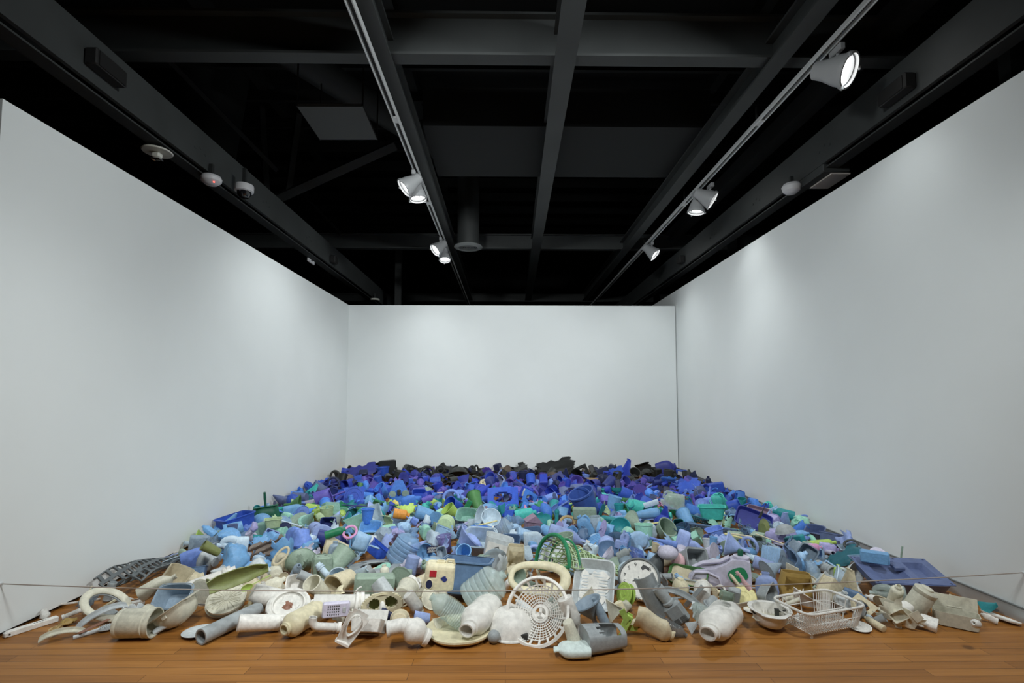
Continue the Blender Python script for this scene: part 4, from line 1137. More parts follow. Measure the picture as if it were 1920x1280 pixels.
@kind('lime_bracket')
def _(v=0):
    m = M().box(0, 0, 0, .3, .12, .7, .02)
    a = M().poly([(0, 0), (.5, .25), (.45, .42), (.12, .3), (.1, .7), (-.1, .7)], .05, 'xz').warp(lambda x, y, z: (x, y + .08, z - .3))
    b = M().poly([(0, 0), (-.42, .3), (-.3, .5), (.05, .25)], .05, 'xz').warp(lambda x, y, z: (x, y - .06, z))
    h = M().lathe([(0, 0), (.04, 0), (.04, .01), (0, .01)], 12, o=(.05, -.062, .22), rot=Matrix.Rotation(PI / 2, 3, 'X'))
    t = M().box(0, -.0, -.42, .10, .10, .2, .02)
    return [('channel', m, None), ('arm', a, None), ('arm', b, None), ('bolt_hole', h, 'dark green'), ('tongue', t, None)]
@kind('comb_block')
def _(v=0):
    m = M()
    for i in range(8):
        for j in range(2): m.box(-.35 + i * .1, 0, .12 - j * .26, .045, .05, .2, 0, Matrix.Rotation(.3, 3, 'Y'))
    return [('frame', M().box(0, .04, 0, .95, .05, .62, .02), None), ('stripes', m, 'white')]
@kind('hollow_jug')   # standing half container opened like a shell
def _(v=0):
    m = M().sheet(lambda u, w: (.36 * cos(PI * (.02 + 1.1 * u)), .30 * sin(PI * (.02 + 1.1 * u)) * (1 - .2 * w), .95 * w * (1 - .12 * u)), 18, 14, .03).dent(.03, 2, 3)
    e = M().tube([(.36 * cos(PI * .02), 0.02, .95 * i / 8) for i in range(9)], .025, 6)
    b = M().lathe([(0, 0), (.36, 0), (.36, .03), (0, .03)], 24, 1, .85)
    return [('wall', m, None), ('cut_edge', e, None), ('base_plate', b, None)]
@kind('dome_bowl')
def _(v=0):
    m = M().lathe([(0, .40), (.12, .395), (.24, .36), (.36, .27), (.44, .14), (.47, .03), (.5, .02), (.505, 0), (.49, -.005), (.455, .01), (.42, .13), (.34, .25), (.22, .34), (0, .38)], 40)
    return [('shell', m, None), ('rolled_rim', M().tube([(.50 * cos(a), .5 * sin(a), .005) for a in [2 * PI * i / 44 for i in range(44)]], .012, 6, True), None)]
@kind('basin_disc')
def _(v=0):
    return [('disc', M().lathe([(0, .02), (.40, .02), (.46, .05), (.5, .055), (.5, .03), (.46, -.01), (0, -.02)], 44).dent(.008, 3), None)]
# ------------------------------------------------------------------ where each piece lies: photo coordinates are turned into points of the room by place()
FRONT = '''
slotted_bar : 4 1190 106 1158 0 white|white slotted bar lying along the foot of the wall at the pile's corner|the white slotted bar
basin_disc 862 1180 125 90 88 0 ivory|flat round yellowish basin lying on the floorboards under the clear bottles|the yellowish basin
sink_tub 1688 1076 172 122 106 0 slate_blue d=3.05|slate blue moulded tub with two sunken compartments near the tall wall|the moulded blue tub
lid_ring 702 1064 112 90 84 0 grey|big grey ring shaped lid with an oval hole and slots|the grey ring lid
net_drape : 214 1096 345 1030 0 dark_grey wx1.0|dark grey plastic mesh draped up against the wall|the grey mesh
big_jerrycan / 1348 1097 1350 1024 0 pale_lilac|large pale lilac jerrycan with a green patch and dark green cap|the lilac jerrycan
dish_rack 1535 1150 168 139 90 0 white|white wire dish rack standing beside the upturned safety helmet|the dish rack
hard_hat 336 1150 112 150 55 0 cream|cream safety helmet lying on its crown beside the ribbed spool|the cream helmet
spool_end 424 1126 80 250 60 20 cream|dirty cream spool with radial ribs leaning behind the grey pipe|the ribbed spool
toilet_seat 200 1133 108 300 52 30 cream|dirty cream toilet seat ring leaning near the slotted bar|the toilet seat
wheel_dish 541 1134 82 270 62 0 white|white ridged wheel dish holding a rusty lump|the ridged wheel dish
harness_hat 1444 1158 104 100 86 0 white|white safety helmet lying upturned with black straps and sand inside|the upturned white helmet
can : 224 1168 292 1166 0 cream wx1.0|cream open ended can lying on its side by the scrub brush|the cream can
barrel_bottle / 446 1168 526 1166 0 white|white barrel bottle without a cap lying level in the front row|the white barrel bottle
bottle5 : 598 1143 533 1180 0 ivory wx1.4 wy1.4|ivory bottle pointing its stained open neck at the floorboards|the ivory bottle
pipe : 380 1192 488 1140 0 grey wx1.35 wy1.35|grey pipe running under the ribbed spool|the grey pipe
collar_pipe / 588 1131 692 1130 0 white wx1.35 wy1.35|thick white pipe lying level behind the vented box|the thick white pipe
vent_box / 604 1144 656 1140 0 pale_lilac d=2.62|pale lilac plastic case with rows of vent holes|the vented case
elbow_pipe / 640 1172 577 1170 0 white|white elbow drain pipe lying on the floor edge|the elbow pipe
oval_bracket / 640 1208 678 1146 0 white|white bracket with a large oval opening out front on the floorboards|the oval bracket
hinged_case 692 1162 58 70 60 0 white|broken white casing behind the oval bracket|the broken white casing
pipe_tee / 728 1160 800 1202 0 white wx1.2 wy1.2|white bulging pipe joint out front with its mouth towards us|the bulging pipe joint
diving_mask / 718 1152 716 1110 0 ivory wx1.1|ivory diving mask with two empty lens holes|the diving mask
bottle2 / 712 1146 744 1163 0 navy wx1.3|navy crushed bottle below the diving mask|the navy bottle
neck_bottle / 764 1112 792 1152 0 white|short white bottle beside the diving mask, upside down|the short white bottle
cup / 806 1160 776 1158 0 lavender|small lavender cup at the lip of the yellowish basin|the lavender cup
wedge / 815 1172 838 1158 0 cream|cream torn flap propped on the yellowish basin|the torn flap
bottle4 / 880 1170 808 1118 0 ~frost wx1.35 wy1.35|cloudy see-through bottle lying over the yellowish basin|the cloudy bottle
demijohn / 878 1128 946 1074 0 ~frost wx1.25 wy1.25|clear ribbed bottle catching the light behind the open mouthed bottle|the clear ribbed bottle
neck_bottle : 920 1132 874 1180 0 white wx1.1|white wide mouthed bottle aimed at the floorboards beside the domed bowl|the wide mouthed bottle
dome_bowl 958 1160 98 90 92 0 white|white domed bowl turned upside down behind the grey ball|the domed bowl
box / 950 1192 990 1192 0 charcoal wx.5|dark box poking out below the domed bowl|the dark box
ball 926 1193 23 40 80 0 grey|grey ball sitting on the floorboards before the domed bowl|the grey ball
colander 1010 1147 122 250 34 12 white|big white round colander tilted towards the room with a lattice of holes|the big colander
handled_lid 1012 1092 116 82 125 0 ivory|ivory handled lid with a long oval grip above the colander|the ivory handled lid
bottle / 1080 1178 1032 1120 0 ~frost wx1.15|clear grey bottle leaning on the colander's edge|the clear grey bottle
bottle3 / 1058 1120 1088 1192 0 white wx1.3 wy1.3|white long necked bottle head down beside the colander|the long necked white bottle
cup / 1064 1164 1078 1204 0 cream wx.8|broken cream beaker at the foot of the colander|the broken beaker
cut_jug : 1096 1198 1166 1190 0 grey|grey bottle with its side cut away, neck to the lime bracket|the cut grey bottle
bottle1 : 1106 1216 1038 1217 0 frost wx1.3|pale mint bottle lying foremost on the floorboards|the foremost mint bottle
funnel / 1120 1176 1100 1128 60 blue_grey wx1.2|blue grey spouted funnel leaning below the paint tray|the spouted funnel
bottle / 1136 1170 1112 1120 0 blue_grey|blue grey bottle slid into the spouted funnel|the blue grey bottle
lime_bracket / 1164 1192 1186 1148 0 lime|lime green bracket with a bolt hole by the squashed bottle|the lime bracket
bottle2 / 1190 1150 1264 1194 0 beige wx1.3 wy1.2|beige squashed bottle with a round mouth on the floor edge|the squashed beige bottle
neck_bottle / 1158 1128 1172 1158 0 ivory wx1.2|ivory jar mouth down behind the lime bracket|the ivory jar
reel 1174 1114 42 215 20 0 lime|lime wheel with spokes leaning by the clock|the lime wheel
paint_tray 1114 1098 98 262 46 0 light_grey|paint splashed grey roller tray tilted beside the clock|the paint tray
wall_clock 1198 1084 80 262 38 18 dark_grey|upside down wall clock with a dark rim and a broken dial|the wall clock
gutter_corner / 1206 1080 1240 1156 0 grey|grey gutter piece slanting down below the clock|the grey gutter piece
dryer_nozzle / 1282 1168 1232 1100 0 grey|grey vented case with a round nozzle, grilles towards us|the vented nozzle
bottle4 / 1226 1158 1288 1192 0 ~grey wx1.1|clear dark bottle lying under the vented nozzle|the clear dark bottle
wedge / 1290 1178 1308 1166 0 light_grey|tiny light grey hook shaped tab by the clear dark bottle|the tiny tab
bag 1316 1154 56 20 10 0 ~frost|crumpled clear blister by the white barrel|the clear blister
neck_bottle : 1366 1146 1326 1186 0 white wx1.15|white barrel shaped bottle with an open mouth before the upturned helmet|the white barrel
sand_tray 1290 1082 74 258 58 0 green|green rimmed tray full of dry sand below the lilac jerrycan|the sand tray
curved_strip / 1240 1100 1320 1140 0 grey|grey curved trim strip in front of the sand tray|the grey trim strip
slat / 1284 1136 1318 1098 0 grey wx1.5|grey bar slanting across the sand tray|the grey bar
cup / 1340 1124 1336 1104 0 beige|small beige beaker beside the clear tumbler|the beige beaker
lid 1396 1118 46 275 40 0 pale_yellow|pale yellow round lid leaning on the rack side|the yellow lid
bottle1 / 1440 1124 1436 1072 0 lavender wx1.5|lavender bottle standing behind the upturned helmet|the standing lavender bottle
cut_jug / 1490 1118 1492 1072 20 mustard wx1.7|mustard stained torn bucket behind the dish rack|the mustard bucket
slat / 1380 1142 1330 1128 0 black wx3 buried|black strip under the yellow lid|the black strip
slat / 1360 1140 1420 1128 30 cream wx2|cream bar lying behind the upturned white helmet|the cream bar
bowl 1612 1176 46 90 98 0 white wz.4|white oval dish under the end of the dish rack|the oval dish
star_casing / 1655 1120 1708 1182 0 cream wx1.1|broken cream star shaped casing with torn flaps|the star casing
canister / 1706 1152 1740 1102 0 cream wx.95|cream weathered canister behind the star casing|the cream canister
hinged_case 1792 1146 88 95 88 0 cream|cream open case with a raised lid by the tall wall|the hinged case
basin_disc 1876 1157 86 60 78 0 white wy.45|flat white oval panel at the pile's corner by the tall wall|the flat white panel
bottle2 / 1872 1166 1838 1150 0 white wx1.2|little white squeezed bottle next to the white float|the little squeezed bottle
bottle / 1610 1150 1640 1160 0 ice_blue|ice blue bottle end showing below the dish rack|the ice blue bottle end
cup / 1640 1164 1660 1158 0 grey|grey cup behind the star casing|the grey cup
bottle1 / 1578 1112 1634 1136 0 steel_blue wx1.2|steel blue bottle slanting over the end of the dish rack|the slanting steel blue bottle
wedge / 1588 1116 1592 1068 0 beige wx1.2|beige upright wedge behind the dish rack|the beige wedge
jug1 / 1700 1116 1630 1112 0 ~frost|clear jug lying before the moulded blue tub|the clear jug
slat / 1730 1108 1780 1112 0 rust|rusty flat strip behind the hinged case|the rusty strip
wedge / 1838 1140 1870 1132 0 teal|teal scrap behind the hinged case|the teal scrap
shard2 / 1850 1136 1886 1140 0 dark_grey|dark scrap by the skirting at the pile's end|the dark scrap
scrub_brush : 138 1194 224 1170 0 light_grey|light grey scrubbing brush on the floor edge|the scrub brush
curved_strip / 74 1194 166 1180 0 cream|cream curved gutter strip at the very edge of the pile|the cream gutter strip
curved_strip / 140 1176 238 1128 0 light_grey|light grey curved band leaning on the toilet seat|the grey band
slat : 150 1186 205 1160 0 rust wx1.6|rusty brown strip under the grey band|the rusty brown strip
foam_chunk 104 1181 30 20 20 0 tan|tan lump of foam on the floor by the slotted bar|the tan foam
foam_chunk / 108 1172 146 1160 0 mustard wx.7|longer mustard lump of foam behind the tan one|the mustard foam
elbow_pipe / 118 1160 164 1140 0 white|white pipe stub with a dark mouth behind the slotted bar|the white pipe stub
bag 76 1152 34 0 20 0 white|crumpled white cloth behind the slotted bar|the crumpled cloth
shard / 150 1140 186 1106 0 ~blue_grey wx1.2|see-through blue grey sheet against the wall by the toilet seat|the see-through sheet
box / 236 1136 272 1128 0 white wx.6|plain white box behind the cream can|the plain white box
hollow_jug / 306 1112 346 1060 0 beige|broken beige container with a scooped side beside the mesh|the broken beige container
bottle1 / 262 1116 330 1080 40 cream wx1.1|cream smooth bottle in front of the broken beige container|the cream smooth bottle
tub 330 1124 76 240 45 0 blue_grey|blue grey tub tipped behind the cream helmet|the tipped tub
cup / 288 1186 312 1170 0 light_grey wx.7|small light grey tube poking from under the cream helmet|the small grey tube
plate 374 1184 66 90 88 0 light_grey|light grey disc under the cream helmet|the light grey disc
cup / 474 1108 522 1126 0 white wx1.0|white beaker tipped behind the wheel dish|the white beaker
leaf_scoop / 388 1098 504 1058 0 olive d=2.72|olive green curled trough resting on the white pipe|the olive trough
collar_pipe / 344 1104 444 1070 0 white wx1.1|white pipe with a collar slanting behind the cream helmet|the slanting white pipe
spoon / 540 1074 498 1106 0 beige wx1.4|beige broad spatula by the small white tub|the beige spatula
tub 560 1096 46 262 45 0 white|small white tub with crumbs inside facing us|the small white tub
pipe / 560 1076 616 1100 0 grey wx1.7 wy1.7|short grey pipe below the green grey case|the short grey pipe
speaker_case / 604 1084 606 1040 0 sage|sage green square case with holes in its top|the sage case
box / 740 1096 664 1098 0 sage wx.85|grey green slab sided can below the ring lid|the slab sided can
plate 712 1072 46 200 60 0 mint|mint saucer lying inside the ring lid|the mint saucer
red_can / 822 1100 828 1046 0 ivory d=2.72 wx1.1|ivory can with a red square and a blue splash|the can with the red square
bottle / 776 1042 764 1088 0 lavender wx1.6 wy1.5|lavender bottle neck down beside the can with the red square|the neck down lavender bottle
demijohn / 742 1054 778 998 0 ~pale_blue wx1.25 wy1.25|large see-through blue water bottle leaning in the middle|the big water bottle
open_box 876 1078 92 60 80 20 steel_blue d=3.05|steel blue open crate behind the clear ribbed bottle|the steel blue crate
cut_jug / 964 1074 968 1022 0 beige wx.95|beige stained torn bottle standing behind the handled lid|the torn beige bottle
paper_tub / 926 1050 938 1006 0 light_grey|light grey tub with a scrawled paper label|the tub with the scrawl
landing_net 1100 1042 170 218 14 195 pale_green|pale green landing net with an emerald rim|the landing net
logo_film / 636 1060 668 1040 0 ice_blue wx1.3|crumpled printed film with a blue badge|the printed film
shade / 1238 1040 1224 1072 0 dark_grey wx1.1|dark grey cone shade behind the clock|the cone shade
'''
MID = '''
bottle1 / 340 1058 404 1038 0 periwinkle wx1.5|periwinkle oval bottle beside the mesh|the periwinkle oval bottle
bag 440 1048 78 10 8 0 sky_blue wz1.1|big sky blue crumpled sack in front of the brown board|the sky blue sack
board / 470 1040 536 1014 0 brown wx1.0|weathered brown corrugated board lying across the blue pieces|the brown board
open_box 368 1074 40 80 70 0 steel_blue|steel blue box behind the slanting white pipe|
bottle / 448 1068 520 1060 0 sky_blue wx1.2
shard1 / 486 1060 490 1036 0 pale_blue
bag1 572 1028 58 20 20 0 sky_blue
bag 560 1014 66 30 5 0 periwinkle
bottle / 594 1008 656 1020 0 dark_blue wx1.6
shade / 652 1030 608 1024 0 beige
jug / 354 1020 404 1018 0 blue_grey wx1.1
tub 420 1010 52 90 96 0 sage
jug1 / 466 1022 406 1024 0 ice_blue wx1.1
open_box / 432 1000 428 966 30 royal_blue wx1.1|royal blue open box tilted at the wall side|the royal blue open box
dustpan / 500 982 496 922 0 dark_green wx1.3|dark green dustpan with its handle up against the wall|the dark green dustpan
bottle1 / 474 998 522 988 0 sea_green wx1.4
lid 532 992 30 250 40 0 navy
jug / 532 964 574 956 0 sky_blue wx1.1
bottle / 578 964 620 952 0 bright_blue wx1.4
plate 560 976 38 240 50 0 sage
stick / 528 976 576 990 0 ice_blue wx1.5
float 590 990 32 280 20 0 lavender
bag 674 1022 44 20 10 0 sky_blue
open_box 616 984 30 250 40 0 dark_blue
cup / 630 986 632 966 0 ~frost
bag1 670 974 28 80 60 0 sky_blue
tub 642 962 24 250 50 0 mint
can / 562 930 538 930 0 bright_blue
wedge / 580 926 594 908 0 turquoise wx1.2
dustpan / 592 942 648 920 0 violet wx1.1|violet scoop pointing to the back corner|the violet scoop
reel 664 931 38 265 20 0 royal_blue|royal blue disc with rings facing the room|the ringed blue disc
box / 668 945 700 943 0 bright_blue wx.75
wedge / 574 946 592 936 0 pale_lilac
shard / 584 910 614 902 0 royal_blue
hollow_jug / 704 986 694 948 0 ice_blue wx1.1|ice blue half jug standing open in the middle|the ice blue half jug
bottle1 / 780 938 748 946 0 bright_blue wx1.5
robot_bucket / 748 946 748 902 0 bright_blue wx1.1|bright blue bucket with round bosses and a dark peg|the blue bucket with bosses
dome_bowl 799 918 24 180 70 0 sage
ring 846 934 34 262 10 0 periwinkle|periwinkle ring standing upright with a pale edge|the upright periwinkle ring
frame / 914 934 972 932 0 royal_blue
cone_toy / 792 972 798 952 0 teal wx1.2 buried
plate 828 965 28 260 50 0 mint
tub 876 970 40 255 50 0 sea_green
bottle / 966 968 1006 960 0 turquoise wx1.6|bright turquoise bottle near the mauve toy house|the turquoise bottle
block_toy / 996 998 1002 964 20 mauve|mauve toy house behind the pale jugs|the mauve toy house
demijohn / 928 998 962 982 0 ~ice_blue wx1.5 wy1.4
bottle4 / 936 982 984 976 0 ~pale_blue wx1.5
plate 828 981 86 90 86 0 navy|wide navy plate lying flat behind the big water bottle|the navy plate
plate 740 980 46 240 70 0 steel_blue
bag 800 976 26 0 0 0 ice_blue
frame / 818 988 840 982 0 ivory
pipe / 846 990 894 982 0 ~pale_blue wx1.3
wedge / 812 1000 814 980 0 sage wx1.3
tub 696 994 42 260 60 0 sky_blue
bucket / 836 1034 832 1002 0 ~lilac|see-through lilac pail behind the big water bottle|the lilac pail
bag 812 1012 42 20 0 0 ice_blue
bat / 808 1044 774 1028 0 periwinkle wx1.6
funnel / 846 1042 886 1004 0 lavender wx1.0|lavender spouted watering can behind the crate|the lavender spout
tub 900 1018 66 252 58 0 ice_blue
scoop / 664 1012 712 1028 0 pale_blue wx1.2
open_box / 700 1040 716 1022 0 royal_blue wx1.1
bucket 1098 944 57 215 62 0 denim|large dark blue bucket tilted with its mouth up|the large blue bucket
jug / 1108 1002 1086 966 0 sky_blue|sky blue spray jug leaning below the large blue bucket|the sky blue spray jug
frame 1072 922 46 252 55 20 slate_blue
cup / 1056 948 1034 948 0 violet wx1.1 buried
bag1 1130 933 30 10 20 0 turquoise
cup / 1162 966 1160 944 0 teal wx1.0
jug / 1284 944 1238 938 0 ~frost wx1.4|clear grey battered drum behind the green bowl|the clear drum
bowl 1272 963 38 90 75 0 ~emerald|see-through emerald bowl behind the teal rack|the emerald bowl
rack 1298 970 62 60 60 20 dark_teal|dark teal draining rack standing on edge|the teal rack
ring 1064 980 34 262 50 0 tan
bottle1 / 1104 978 1140 984 0 sea_green wx1.4
bowl 1164 992 42 255 35 0 teal|teal bowl with a white rim facing us|the teal bowl
bottle / 1180 984 1204 994 0 lilac wx1.6 buried
bottle3 / 1028 996 1104 1020 0 lavender wx1.4|long lavender bottle behind the landing net|the long lavender bottle
jug / 1176 1020 1218 1008 0 pale_blue wx1.2
bag 1218 998 46 0 0 0 ice_blue
tray 1262 1000 46 265 60 0 teal
jug1 / 1268 1010 1322 1030 0 lavender wx1.2|large lavender jug with a finger hole near the lilac jerrycan|the large lavender jug
slat / 1220 990 1246 978 0 pale_yellow wx1.2 buried
bag1 1242 975 28 10 30 0 lime buried
bowl 1140 1034 42 260 55 0 steel_blue
ring 1003 1036 34 270 50 0 lavender
dustpan / 1094 1038 1118 1016 0 grey
bag 1192 1048 54 20 8 0 ~periwinkle
film 1200 1040 44 20 30 0 pale_blue
jug / 982 1014 1022 1012 0 ice_blue wx1.2
shard / 940 1016 970 1000 0 ice_blue wx1.1
tub 958 1018 38 260 55 0 steel_blue
float 1276 1030 30 20 20 0 pale_lilac
dustpan / 1368 956 1408 942 0 royal_blue wx1.3
bag 1414 947 38 20 20 0 bright_blue
tray / 1378 962 1446 988 0 indigo wx1.0|long indigo tray near the tall wall|the indigo tray
tray / 1392 958 1452 974 0 mauve wx.8
tub 1460 974 42 255 60 0 lavender
can / 1494 996 1512 982 0 bright_blue
tub 1530 998 40 250 60 0 slate_blue
open_box 1566 1010 42 70 80 0 slate_blue|slate blue lidded bin beside the tall wall|the slate blue bin
box / 1472 1016 1510 1010 0 teal wx.8
bottle / 1518 1020 1568 1016 0 lime wx.9
jug / 1536 1026 1574 1032 0 lilac wx1.0
shard / 1562 1054 1606 1034 0 dark_teal wx1.5|dark teal curved sheet before the slate blue bin|the dark teal sheet
film 1486 1042 108 10 12 0 steel_blue|steel blue sheet spread behind the lilac jerrycan|the steel blue sheet
net_scrap 1424 1024 44 30 20 0 blue_grey
rack 1340 990 96 75 70 0 steel_blue|steel blue wire tray with slats near the teal rack|the steel blue wire tray
net_scrap 1398 998 60 20 20 0 steel_blue
bucket / 1490 1066 1458 1050 0 blue_grey wx1.1|blue grey ribbed bucket on its side behind the mustard bucket|the blue grey bucket
bottle / 1412 1052 1462 1070 0 lavender wx1.6
bag 1522 1068 50 10 20 0 ~ice_blue
bottle / 1570 1090 1572 1058 0 lime wx1.3|lime bottle standing behind the beige wedge|the lime bottle
bowl 1546 1090 52 90 100 0 light_grey wz.6
cup / 1302 1028 1316 1042 0 ~ice_blue
box / 1314 918 1358 912 0 royal_blue wx.7|royal blue box by the tall wall near the back|
labelled_can / 1277 900 1279 882 0 royal_blue wx1.3
shard / 1272 916 1312 906 0 royal_blue wx1.2
wedge / 1170 900 1178 872 0 cobalt_blue wx1.3|cobalt blue triangle standing up at the back|the cobalt triangle
float 908 908 24 250 30 0 ivory|ivory rounded float among the dark pieces at the back|the ivory float
bucket / 719 902 718 876 0 royal_blue|royal blue pail upside down before the black box|the upturned blue pail
shard / 658 900 702 890 0 indigo wx1.5
bag1 654 896 26 10 0 0 brown
bumper / 652 884 712 874 0 black wx1.0|black moulded bumper with an upswept horn against the back wall|the black bumper
box / 727 890 726 863 0 black wx1.9|upright black box, tallest thing against the back wall|the tall black box
slat / 640 884 664 890 20 black wx1.6 buried
box / 766 886 772 873 0 black wx1.6
bumper / 798 890 770 876 0 black
frame 832 884 34 260 50 0 black
ring 826 880 16 262 10 0 black
dome_bowl 860 886 38 90 60 0 charcoal
box / 888 888 888 880 0 black wx1.8
box / 902 888 904 878 0 black wx2
bumper / 940 890 990 884 0 charcoal
shard / 968 886 986 874 0 charcoal wx1.4
jug / 976 892 994 886 0 purple wx1.2
shard2 / 998 888 1016 880 0 black
hanger 1012 882 24 262 20 0 black
shard / 1018 888 1066 878 0 black wx1.6
frame / 1078 888 1104 876 0 black wx.8
box / 1118 886 1140 878 0 navy wx.7
slat / 1154 888 1154 870 0 black
shard / 1140 892 1168 884 0 royal_blue wx1.3
shard1 / 1192 888 1222 880 0 black wx1.2
dome_bowl 1212 882 20 90 80 0 charcoal
bottle1 / 1232 892 1268 882 0 indigo wx1.6
box / 1252 888 1266 878 0 charcoal wx1.4
shard / 1296 898 1304 884 0 black buried
ring 800 894 32 262 30 0 black
tray 1110 900 54 80 80 0 tan|tan flat tray among the dark pieces at the back|the tan tray
film 940 898 50 10 15 0 lavender
'''
TOP = '''
doll_arm / 1408 1104 1378 1072 0 pale_pink d=2.66|pale pink doll arm reaching up by the green patch|the doll arm
cup : 1376 1120 1352 1114 0 ~sage wx1.3 d=2.56|clear tumbler lying by the yellow lid|the clear tumbler
stick / 1688 1058 1692 1024 0 sage wx2 wy2 d=3.2|thin pale stick standing upright against the tall wall|the upright stick
float 1272 1053 34 80 70 0 pale_pink|pale pink round float near the lilac jerrycan|the pink float
ball 1252 1036 40 90 80 0 pale_lilac wz.7|pale lilac dome with a blue mark above the pink float|the lilac dome
shard / 560 1066 566 1038 0 sage
cup / 410 1036 382 1022 0 olive wx.7
jug 392 994 34 160 40 0 sky_blue
cup / 436 1004 436 982 0 slate_blue wx1.1|slate blue beaker in front of the royal blue open box|
bag 476 988 26 0 0 0 lilac
wedge / 474 1012 502 1006 0 teal
shard / 472 1016 504 1010 0 sky_blue
bottle / 610 1004 648 992 0 emerald wx1.2
arc_handle / 676 1024 690 1000 50 emerald wx1.0
wedge / 650 980 656 960 0 teal
bucket / 688 980 690 952 0 bright_blue
lens_visor / 546 952 548 938 0 pale_green wx1.5|pale green visor with a dark lens near the wall|the pale green visor
spade / 598 914 640 904 0 dark_blue
stick / 640 946 698 950 0 dark_blue
comb / 697 936 746 948 0 emerald
bottle / 792 940 814 930 0 violet wx1.6
labelled_can / 982 936 992 910 0 cobalt_blue|cobalt blue can with a square pale label|the labelled blue can
box / 872 956 882 938 0 emerald wx.8
bowl 905 968 40 200 20 0 ice_blue
bowl 920 972 36 280 40 0 ice_blue
slat / 908 979 912 948 0 mauve wx1.6 d=4.62|mauve upright slat standing between the ice blue bowls|the mauve slat
bottle / 738 962 768 966 0 orange wx1.8 wy1.8|bright orange bottle with a dark cord in the middle of the pile|the orange bottle
stick / 744 950 786 948 0 lime wx2
shard / 746 958 780 952 0 lime
dustpan / 782 980 762 968 0 periwinkle
bottle3 / 884 990 926 988 0 bright_blue wx.8
stick / 892 986 932 976 0 pale_yellow wx1.5
film 854 998 28 20 10 0 rust
comb_block / 800 1031 820 1029 0 navy|small navy block with white stripes beside the big water bottle|the striped block
box / 1074 962 1118 962 0 sage wx.75|sage box lying right before the large blue bucket|the sage box
spade / 1030 962 1074 934 0 periwinkle
bat / 1144 972 1238 960 0 sky_blue wx1.1|sky blue baseball bat lying across the teal pieces|the baseball bat
bag 1182 945 22 0 0 0 turquoise
pipe / 1208 948 1234 940 0 ice_blue wx2.2
film 1236 942 26 20 30 0 pink
wedge / 1244 972 1248 948 0 cobalt_blue wx1.1
bat / 1218 1008 1270 1022 0 periwinkle wx1.4
stick / 1206 984 1244 978 0 pale_yellow wx2
bottle / 1158 1044 1182 1030 0 grey wx1.6
cup / 1226 1034 1230 1018 0 beige
jug / 1346 954 1344 924 0 turquoise wx1.15|turquoise square jug standing near the tall wall|the turquoise jug
tub / 1336 972 1334 948 0 turquoise wx1.1|turquoise tub lying below the turquoise jug|the turquoise tub
dome_bowl 1470 990 40 180 75 0 grey
bottle / 1490 968 1448 958 0 teal wx1.5
brush / 1424 970 1436 944 0 charcoal
box / 1612 1040 1668 1048 0 sky_blue wx.75|sky blue long box behind the moulded blue tub|the sky blue long box
stick / 1358 1000 1406 1012 0 pale_yellow wx2|
stick / 1370 1000 1410 1006 0 beige wx2
stick / 1416 1000 1470 1020 0 beige
cup / 1336 1024 1338 1006 0 sky_blue
shard / 1266 900 1240 896 0 bright_blue wx1.2
bottle / 1030 912 1034 896 0 periwinkle wx1.8
can / 1064 912 1066 899 0 cobalt_blue
bottle / 1080 900 1096 890 0 cobalt_blue wx1.5
float 1830 1169 27 250 20 0 white d=2.36|small white float with a hole on the floor by the open case|the white float
spoon / 452 1106 508 1078 0 lime wx.9 d=2.66|lime handle below the olive trough|the lime handle
bowl 1160 920 34 90 80 0 teal
jug1 / 1164 1028 1170 994 0 lavender wx1.1 d=3.75|lavender loop handled jug standing behind the clock|the loop handled jug
bottle / 1506 1026 1542 1026 0 pink wx1.4
oval_ring 527 1042 42 250 35 -30 beige|beige oval ring leaning below the brown board|the beige oval ring
tub 512 980 34 90 90 0 pale_green
ring 656 997 30 250 45 0 pink|pink ball shaped ring among the green pieces|the pink ring
ring 1596 1020 32 250 60 0 charcoal
'''
